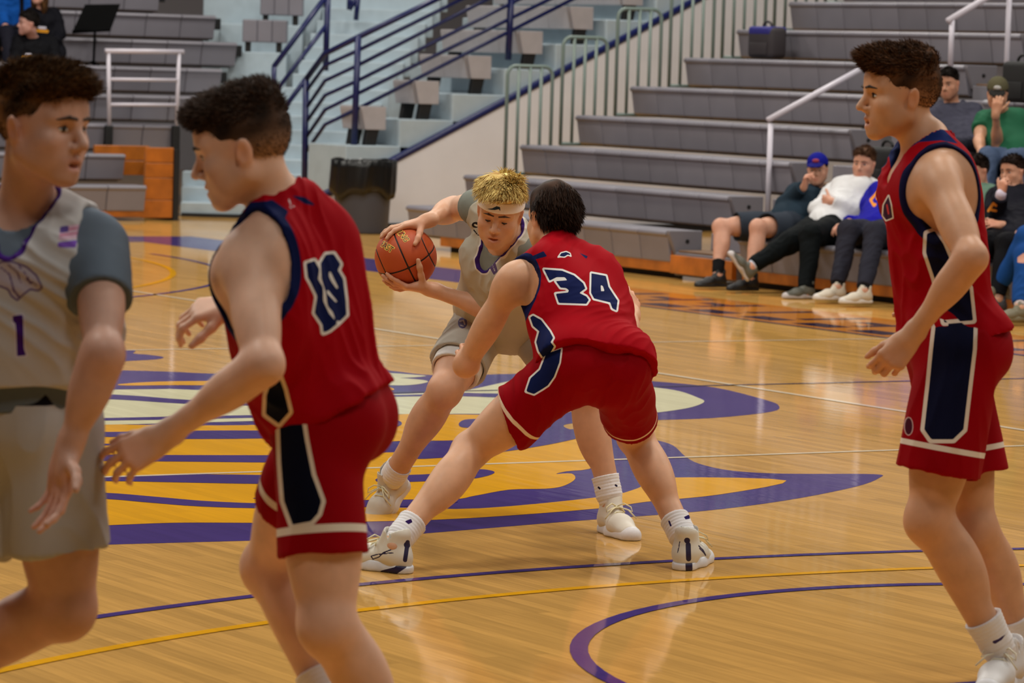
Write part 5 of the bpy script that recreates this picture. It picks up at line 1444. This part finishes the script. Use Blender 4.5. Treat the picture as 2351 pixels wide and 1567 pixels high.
# ================================================================ spectators
def UD(x, y, u): return (x, y, depth(onu(x, y, u)))
def VD(x, y, v): return (x, y, depth(onv(x, y, v)))
def seat_pt(x, u, z):
    lo, hi = -20.0, 40.0
    for _ in range(60):
        m = (lo + hi) / 2
        if proj(np.array([u, m, z]))[0] > x: lo = m
        else: hi = m
    y = proj(np.array([u, m, z]))[1]; return (x, float(y), depth(np.array([u, m, z])))
FACE_COURT = -np.array([1.0, 0, 0])
def vfi(w): return (float(w @ RGT), float(w @ FWD), float(w[2]))
def sleeve(J, S, s, f=1.0, r=(.060, .052, .046)):
    sh, e, w = J['s' + s], J['e' + s], J['w' + s]
    q = [cone(sh, e, r[0] * S, r[1] * S, .04)]
    if f > 0: q.append(('+', 'ccone', e, e + (w - e) * f, r[1] * S, r[2] * S, .03, None))
    return q
def spectator(label, sp, top, pants, skin, sleeves='long', pant='long', hair=((40, 28, 20), (22, 16, 12)), hairblobs=None, cap=None, shoes=None, prints=(), hood=False, cuff=None, group='spectators on the right stand', stubble=0.0, longhair=False, sock_rgb=None, eyes=True, toes=None, rip=None, pcol=None):
    sp = dict(sp); S = sp.setdefault('S', 1.0); sp['h'] = .0095; sp['skin'] = skin; sp['stubble'] = stubble
    T, J, b = person(sp, label, group)
    H, M, HS = J['H'], J['Mh'], J['HS']
    face_extras(T, H, M, HS, tuple(int(v * .8) for v in hair[0]), eyes=eyes)
    hb = hairblobs or [(0, -.016, .036, .080, .101, .094), (0, .03, .075, .066, .07, .045)]
    cuts = FADE
    if longhair:
        hb = [(0, -.02, .036, .086, .105, .098), (-.06, -.01, -.08, .04, .05, .16, .04), (.06, -.01, -.08, .04, .05, .16, .04), (0, -.07, -.08, .08, .05, .17, .04)]; cuts = [('e', (0, .085, -.05), (.058, .06, .105))]
    if cap: cuts = cuts + [('p', (0, 0, .055), (0, .1, 1.0))]
    hair_obj(T, H, M, HS, hb, cuts, hair[0], hair[1], 1200, .022, lambda x, y, z: (x * 2, .4 if z > .05 else -.2, .1 if z > .05 else -.9), 7, h=.008, zmin=-.03, rad=.0022)
    if cap:
        c = lambda x, y, z: H + M @ np.array([x, y, z]) * HS
        q = [ell(c(0, -.012, .052), np.array((.088, .107, .092)) * HS, M, .01)]
        V, F = skin_of(q, .006, 0, [('x', 'plane', c(0, 0, .040), M @ np.array([0, .12, -1.0]))])
        co = mesh_obj('cap', V, F, cloth_mat('cap', cap[0], [], rough=.8), T, True)
        q = [ell(c(0, .125, .045), np.array((.070, .075, .010)) * HS, frame(M @ np.array([0, 1, -.22]), M[:, 2]), .01)]
        V, F = skin_of(q, .005, 0, [('-', 'ell', c(0, -.012, .052), np.array((.084, .103, .090)) * HS, M, .003)])
        mesh_obj('cap_brim', V, F, cloth_mat('cap_brim', cap[1], [], rough=.8), co, True)
        V, F = skin_of([ell(c(0, .093, .078), np.array((.030, .008, .018)) * HS, M, .004)], .004); mesh_obj('cap_badge', V, F, mat('badge_%d_%d' % cap[2][:2], cap[2], rough=.7), co, True)
    q, post, holes = jersey_sdf(J, S, hem=-.06, sleeves=.5, neck=.062, neckv=-.2, hemloose=.02)
    for s in 'LR': q += sleeve(J, S, s, .93 if sleeves == 'long' else 0)
    if hood:
        q.append(cone(J['N'] + J['Mc'] @ np.array([-.07, -.03, .03]), J['N'] + J['Mc'] @ np.array([.07, -.03, .03]), .05, .05, .03)); q.append(ell(J['N'] + J['Mc'] @ np.array([0, -.09, .0]), (.11, .06, .07), J['Mc'], .04))
    if sleeves == 'short':
        q2 = []; 
        for p in q: q2.append(p)
        q = [p for p in q if not (p[1] == 'cone' and any(np.allclose(p[3], J['e' + s]) for s in 'LR'))]
    garment('hoodie' if hood else ('sweatshirt' if sleeves == 'long' else 't_shirt'), T, q, post, .0095, .012, top, prints, fold=(.006, 22, 5))
    if cuff:
        s, rgb = cuff; w = J['w' + s]; e = J['e' + s]; d = nrm(w - e)
        V, F = skin_of([cone(w - d * .03, w + d * .002, .040, .040, .01)], .007); mesh_obj('cuff', V, F, mat('cuff_%d' % rgb[0], rgb, rough=.8), T, True)
    if pant == 'long':
        q, post = shorts_sdf(J, S, frac=(1, 1), r0=.094, r1=.074, infl=.012, thick=.2)
        post = post[:1]
        q = [p for p in q if p[1] != 'ccone']
        for s in 'LR':
            h, k, a = J['h' + s], J['k' + s], J['a' + s]
            q += [cone(h, k, .122 * S, .086 * S, .05), ('+', 'ccone', k, k + (a - k) * .93, .082 * S, .060 * S, .03, None)]
        garment('trousers', T, q, post, .0095, 0, pants, pcol or [], fold=(.005, 26, 6))
    else:
        q, post = shorts_sdf(J, S, frac=(.74, .74), r0=.118, r1=.118, infl=.016)
        garment('shorts', T, q, post, .0095, 0, pants, fold=(.005, 22, 6))
    if shoes:
        for s in 'LR':
            if sock_rgb: sock(T, J, s, .13, S, sock_rgb, h=.008)
            a = J['a' + s]
            td = vf(*(toes[s] if toes else vfi(FACE_COURT))); up = UPZ if abs(td[2]) < .3 else vf(-.3, -.3, .8); Mx = frame(td, up)
            p = a - Mx[:, 2] * .092
            if abs(td[2]) < .3: p[2] = max(p[2], .003)
            shoe(T, p, td, up, 1.04, shoes[0], shoes[1], h=.008, laces=False)
    return J
def crowd():
    C8 = lambda x, y: (1560 + x / 3.5615, 320 + y / 3.5615)
    fwd = vfi(FACE_COURT)
    hip = vfi(np.array([0, 1.0, 0]))       # their right hand side lies towards +Y when they face the court
    # A: blue cap, shorts
    spectator('spectator in a blue cap, dark hoodie and shorts nearest the aisle', dict(hipax=hip,
        pts=dict(P=seat_pt(1806, 10.06, .53), N=UD(1872, 436, 10.42), sR=UD(1838, 450, 10.40), sL=UD(1902, 462, 10.44), wR=UD(1846, 428, 10.12), wL=UD(1790, 512, 9.9), aR=UD(1648, 632, 9.42), aL=UD(1722, 640, 9.45)),
        mid=dict(kR=(1656, 520, -1), kL=(1740, 522, -1), eR=(1800, 470, -1), eL=(1868, 520, -1)),
        head=dict(at=UD(1877, 390, 10.36), fw=(-.22, -.97, -.02), up=(-.05, 0, 1)),
        hands=dict(R=dict(d=(.1, -.3, .9), n=(.7, -.2, -.3), curl=(60, 70, 40)), L=dict(d=(-.9, -.4, -.1), n=(0, 0, -1), curl=(20, 30, 20)))),
        (36, 50, 62), (48, 54, 64), (196, 146, 122), pant='short', cap=((22, 26, 128), (20, 22, 100), (150, 50, 70)), hood=True, shoes=((24, 24, 26), (30, 30, 32)), sock_rgb=(24, 24, 26))
    # B: white sweatshirt
    spectator('spectator in a white sweatshirt with folded arms and outstretched leg', dict(hipax=hip, S=1.04,
        pts=dict(P=seat_pt(1898, 10.06, .53), N=UD(1978, 414, 10.45), sR=UD(1926, 432, 10.36), sL=UD(2022, 440, 10.52), wR=UD(1936, 462, 10.18), wL=UD(1908, 462, 10.06), aR=UD(1724, 612, 9.30), aL=UD(1850, 672, 9.50)),
        mid=dict(kR=(1812, 556, -1), kL=(1862, 540, -1), eR=(1876, 478, -1), eL=(1966, 486, -1)),
        head=dict(at=UD(1984, 374, 10.42), fw=(-.40, -.90, -.10), up=(.05, 0, 1), HS=1.02),
        hands=dict(R=dict(d=(.6, .6, .1), n=(-.4, .6, 0), curl=(30, 30, 20)), L=dict(d=(-.5, .7, .0), n=(.6, .6, 0), curl=(30, 30, 20)))),
        (214, 214, 216), (14, 18, 20), (204, 152, 128), hair=((92, 62, 42), (60, 40, 28)), stubble=.3, shoes=((92, 92, 84), (186, 180, 180)), sock_rgb=(190, 196, 210), toes=dict(R=(-.55, -.35, .75), L=fwd))
    # C: royal blue hoodie
    spectator('spectator in a royal blue hoodie half hidden by the right player', dict(hipax=hip, S=1.0,
        pts=dict(P=seat_pt(2010, 10.06, .53), N=UD(2062, 430, 10.42), sR=UD(2006, 448, 10.36), sL=UD(2110, 455, 10.5), wR=UD(1946, 510, 9.95), wL=UD(2040, 520, 9.9), aR=UD(1922, 660, 9.42), aL=UD(1982, 668, 9.40)),
        mid=dict(kR=(1948, 530, -1), kL=(2010, 534, -1), eR=(1986, 512, -1), eL=(2090, 530, -1)),
        head=dict(at=UD(2070, 385, 10.40), fw=(-.6, -.78, -.05), up=(.05, 0, 1)),
        hands=dict(R=dict(d=(-.8, -.4, -.3), n=(0, 0, -1), curl=(20, 30, 20)), L=dict(d=(-.8, -.4, -.3), n=(0, 0, -1), curl=(20, 30, 20)))),
        (30, 26, 148), (40, 40, 50), (200, 148, 124), hood=True, shoes=((196, 186, 170), (206, 200, 194)), sock_rgb=(28, 28, 30),
        prints=[(px([], [([C8(1565, 500), C8(1590, 540), C8(1600, 530)], 3), ([C8(1565, 490), C8(1620, 430), C8(1660, 440)], 3), ([C8(1620, 480), C8(1660, 470)], 4)]), (226, 140, 40))])
    C6 = lambda x, y: (2050 + x / 4.123, 120 + y / 4.123)
    # D: grey hoodie, upper row
    spectator('spectator in a charcoal hoodie seated highest behind the right player', dict(hipax=hip, S=1.02,
        pts=dict(P=seat_pt(2196, 11.32, 1.11), N=UD(2186, 246, 11.50), sR=UD(2140, 262, 11.35), sL=UD(2236, 258, 11.62), wR=UD(2130, 330, 10.9), wL=UD(2170, 330, 10.95), aR=UD(2100, 470, 10.75), aL=UD(2150, 480, 10.75)),
        mid=dict(kR=(2118, 370, -1), kL=(2166, 372, -1), eR=(2122, 316, -1), eL=(2240, 330, -1)),
        head=dict(at=UD(2178, 192, 11.42), fw=(-.42, -.88, -.14), up=(-.10, 0, 1), HS=1.0),
        hands=dict(R=dict(d=(-.6, -.5, -.3), n=(0, 0, -1)), L=dict(d=(-.6, -.5, -.3), n=(0, 0, -1)))),
        (62, 62, 76), (120, 112, 118), (190, 138, 112), hair=((30, 22, 18), (18, 14, 12)), hood=True, stubble=.5, shoes=((60, 60, 64), (200, 200, 200)))
    # E: green shirt and cap
    spectator('spectator in a green shirt and olive cap resting mouth on hand', dict(hipax=hip, S=1.0,
        pts=dict(P=seat_pt(2322, 11.32, 1.11), N=UD(2302, 258, 11.42), sR=UD(2256, 276, 11.30), sL=UD(2344, 272, 11.52), wR=UD(2252, 352, 10.95), wL=UD(2286, 262, 11.05), aR=UD(2262, 478, 10.75), aL=UD(2330, 480, 10.75)),
        mid=dict(kR=(2268, 362, -1), kL=(2330, 366, -1), eR=(2248, 322, -1), eL=(2290, 330, -1)),
        head=dict(at=UD(2290, 216, 11.22), fw=(-.15, -.95, -.25), up=(0, -.1, 1), HS=.98),
        hands=dict(L=dict(d=(.1, -.1, .95), n=(.1, .9, 0), curl=(35, 40, 25)), R=dict(d=(-.2, -.5, -.6), n=(0, 0, -1)))),
        (38, 92, 66), (72, 86, 112), (192, 142, 112), sleeves='short', cap=((84, 80, 60), (34, 32, 30), (190, 190, 190)), shoes=((70, 70, 74), (200, 200, 200)))
    # F: face between red jersey and smiling spectator
    spectator('spectator in a pale green top peering out behind the right player', dict(hipax=hip, S=1.0,
        pts=dict(P=seat_pt(2222, 10.06, .53), N=UD(2250, 432, 10.40), sR=UD(2206, 448, 10.30), sL=UD(2286, 452, 10.5), wR=UD(2170, 520, 9.95), wL=UD(2230, 530, 9.95), aR=UD(2120, 672, 9.45), aL=UD(2180, 678, 9.45)),
        mid=dict(kR=(2150, 545, -1), kL=(2210, 548, -1), eR=(2180, 510, -1), eL=(2270, 530, -1)),
        head=dict(at=UD(2243, 392, 10.36), fw=(-.75, -.62, -.15), up=(0, 0, 1), HS=.98),
        hands=dict(R=dict(d=(-.8, -.4, -.3), n=(0, 0, -1)), L=dict(d=(-.8, -.4, -.3), n=(0, 0, -1)))),
        (96, 124, 108), (40, 40, 46), (190, 136, 112), hair=((36, 25, 20), (20, 14, 12)), shoes=((60, 60, 64), (190, 190, 190)))
    # G: smiling, dark hoodie
    spectator('smiling spectator in a black hoodie with one hand at the mouth', dict(hipax=hip, S=1.0,
        pts=dict(P=seat_pt(2326, 10.06, .53), N=UD(2334, 438, 10.42), sR=UD(2286, 456, 10.30), sL=UD(2384, 460, 10.52), wR=UD(2298, 446, 9.98), wL=UD(2300, 516, 9.98), aR=UD(2230, 672, 9.5), aL=UD(2290, 690, 9.5)),
        mid=dict(kR=(2258, 556, -1), kL=(2310, 560, -1), eR=(2284, 516, -1), eL=(2372, 530, -1)),
        head=dict(at=UD(2326, 394, 10.36), fw=(-.72, -.68, -.06), up=(-.08, 0, 1), HS=1.0, mouth=.003),
        hands=dict(R=dict(d=(.15, -.1, .95), n=(.6, .5, 0), curl=(50, 60, 30)), L=dict(d=(-.9, -.3, .1), n=(0, .5, -.6)))),
        (24, 24, 32), (16, 16, 20), (192, 140, 114), hair=((42, 28, 22), (22, 15, 12)), hood=True, cuff=('R', (206, 196, 214)), shoes=((60, 60, 64), (190, 190, 190)),
        prints=[(px([], [([C6(905, 1500), C6(950, 1430), C6(975, 1450)], 3), ([C6(930, 1490), C6(975, 1500)], 3)]), (196, 120, 40))])
    # H: ripped jeans at the edge
    rip = [(2336, 590), (2351, 580), (2360, 592), (2351, 604), (2336, 602)]
    spectator('person in ripped blue jeans cut off by the right picture edge', dict(hipax=hip, S=1.0,
        pts=dict(P=seat_pt(2440, 10.06, .53), N=UD(2470, 448, 10.42), sR=UD(2420, 462, 10.30), sL=UD(2520, 470, 10.5), wR=UD(2368, 518, 9.9), wL=UD(2440, 550, 9.95), aR=UD(2296, 655, 9.55), aL=UD(2342, 706, 9.40)),
        mid=dict(kR=(2358, 545, -1), kL=(2356, 585, -1), eR=(2420, 540, -1), eL=(2510, 550, -1)),
        head=dict(at=UD(2474, 404, 10.40), fw=(-.8, -.6, 0), up=(0, 0, 1), HS=.95),
        hands=dict(R=dict(d=(-.8, -.4, -.3), n=(0, 0, -1)), L=dict(d=(-.8, -.4, -.3), n=(0, 0, -1)))),
        (150, 110, 110), (24, 66, 128), (204, 156, 132), hair=((80, 54, 36), (50, 34, 24)), shoes=((110, 104, 84), (120, 112, 90)), sock_rgb=(206, 200, 206), pcol=[(px([rip]), (196, 146, 128))])
    # band members on the far stand (rows face the court, -Y)
    fb_ = vfi(np.array([0, -1.0, 0])); hb_ = vfi(np.array([-1.0, 0, 0]))
    spectator('band member in a black shirt seen in profile beside the music stand', dict(hipax=hb_, S=1.0,
        pts=dict(P=VD(76, 172, 20.2), N=VD(74, 88, 20.3), sR=VD(44, 96, 20.3), sL=VD(116, 98, 20.35), wR=VD(46, 150, 20.0), wL=VD(96, 155, 19.95), aR=VD(60, 270, 19.6), aL=VD(100, 272, 19.6)),
        mid=dict(kR=(58, 185, -1), kL=(104, 186, -1), eR=(34, 140, -1), eL=(128, 148, -1)),
        head=dict(at=VD(66, 54, 20.2), fw=(-.92, -.36, .02), up=(.05, 0, 1), HS=1.04),
        hands=dict(R=dict(d=(-.3, -.8, -.2), n=(0, 0, -1)), L=dict(d=(-.3, -.8, -.2), n=(0, 0, -1)))),
        (16, 16, 20), (20, 20, 26), (186, 140, 128), hair=((26, 20, 18), (16, 12, 10)), group='band members on the far stand', shoes=((30, 30, 30), (40, 40, 40)),
        prints=[(px([], [([(54, 132), (70, 132)], 3.5)]), (205, 140, 40)), (px([], [([(60, 125), (70, 125)], 2.5)]), (190, 186, 200))])
    spectator('band member in black with long brown hair behind the profile musician', dict(hipax=hb_, S=.97,
        pts=dict(P=VD(108, 112, 20.85), N=VD(94, 24, 20.9), sR=VD(70, 34, 20.9), sL=VD(124, 34, 20.95), wR=VD(84, 92, 20.6), wL=VD(124, 98, 20.55), aR=VD(90, 210, 20.2), aL=VD(126, 212, 20.2)),
        mid=dict(kR=(88, 125, -1), kL=(130, 126, -1), eR=(64, 80, -1), eL=(138, 80, -1)),
        head=dict(at=VD(90, -16, 20.85), fw=(-.30, -.95, 0), up=(0, 0, 1), HS=1.02),
        hands=dict(R=dict(d=(-.3, -.8, -.2), n=(0, 0, -1)), L=dict(d=(.1, -.6, -.5), n=(-1, 0, 0)))),
        (16, 16, 22), (22, 22, 28), (206, 156, 138), hair=((92, 62, 34), (54, 36, 22)), longhair=True, group='band members on the far stand', shoes=((30, 30, 30), (40, 40, 40)),
        prints=[(px([], [([(86, 70), (108, 72)], 3.5)]), (205, 140, 40)), (px([], [([(90, 63), (104, 64)], 3)]), (190, 186, 200))])
    spectator('person in a bright blue top with a dark strap at the upper left corner', dict(hipax=hb_, S=1.0,
        pts=dict(P=VD(26, 66, 21.5), N=VD(36, -30, 21.5), sR=VD(4, -14, 21.5), sL=VD(68, -14, 21.5), wR=VD(12, 60, 21.2), wL=VD(60, 62, 21.2), aR=VD(20, 160, 20.8), aL=VD(52, 162, 20.8)),
        mid=dict(kR=(18, 78, -1), kL=(56, 80, -1), eR=(6, 38, -1), eL=(72, 38, -1)),
        head=dict(at=VD(36, -70, 21.45), fw=(.1, -.98, 0), up=(0, 0, 1)),
        hands=dict(R=dict(d=(0, -.8, -.2), n=(0, 0, -1)), L=dict(d=(0, -.8, -.2), n=(0, 0, -1)))),
        (18, 74, 150), (30, 30, 40), (200, 150, 130), group='band members on the far stand', shoes=((30, 30, 30), (40, 40, 40)),
        prints=[(px([], [([(50, -20), (50, 50)], 5)]), (14, 14, 22))])
crowd()
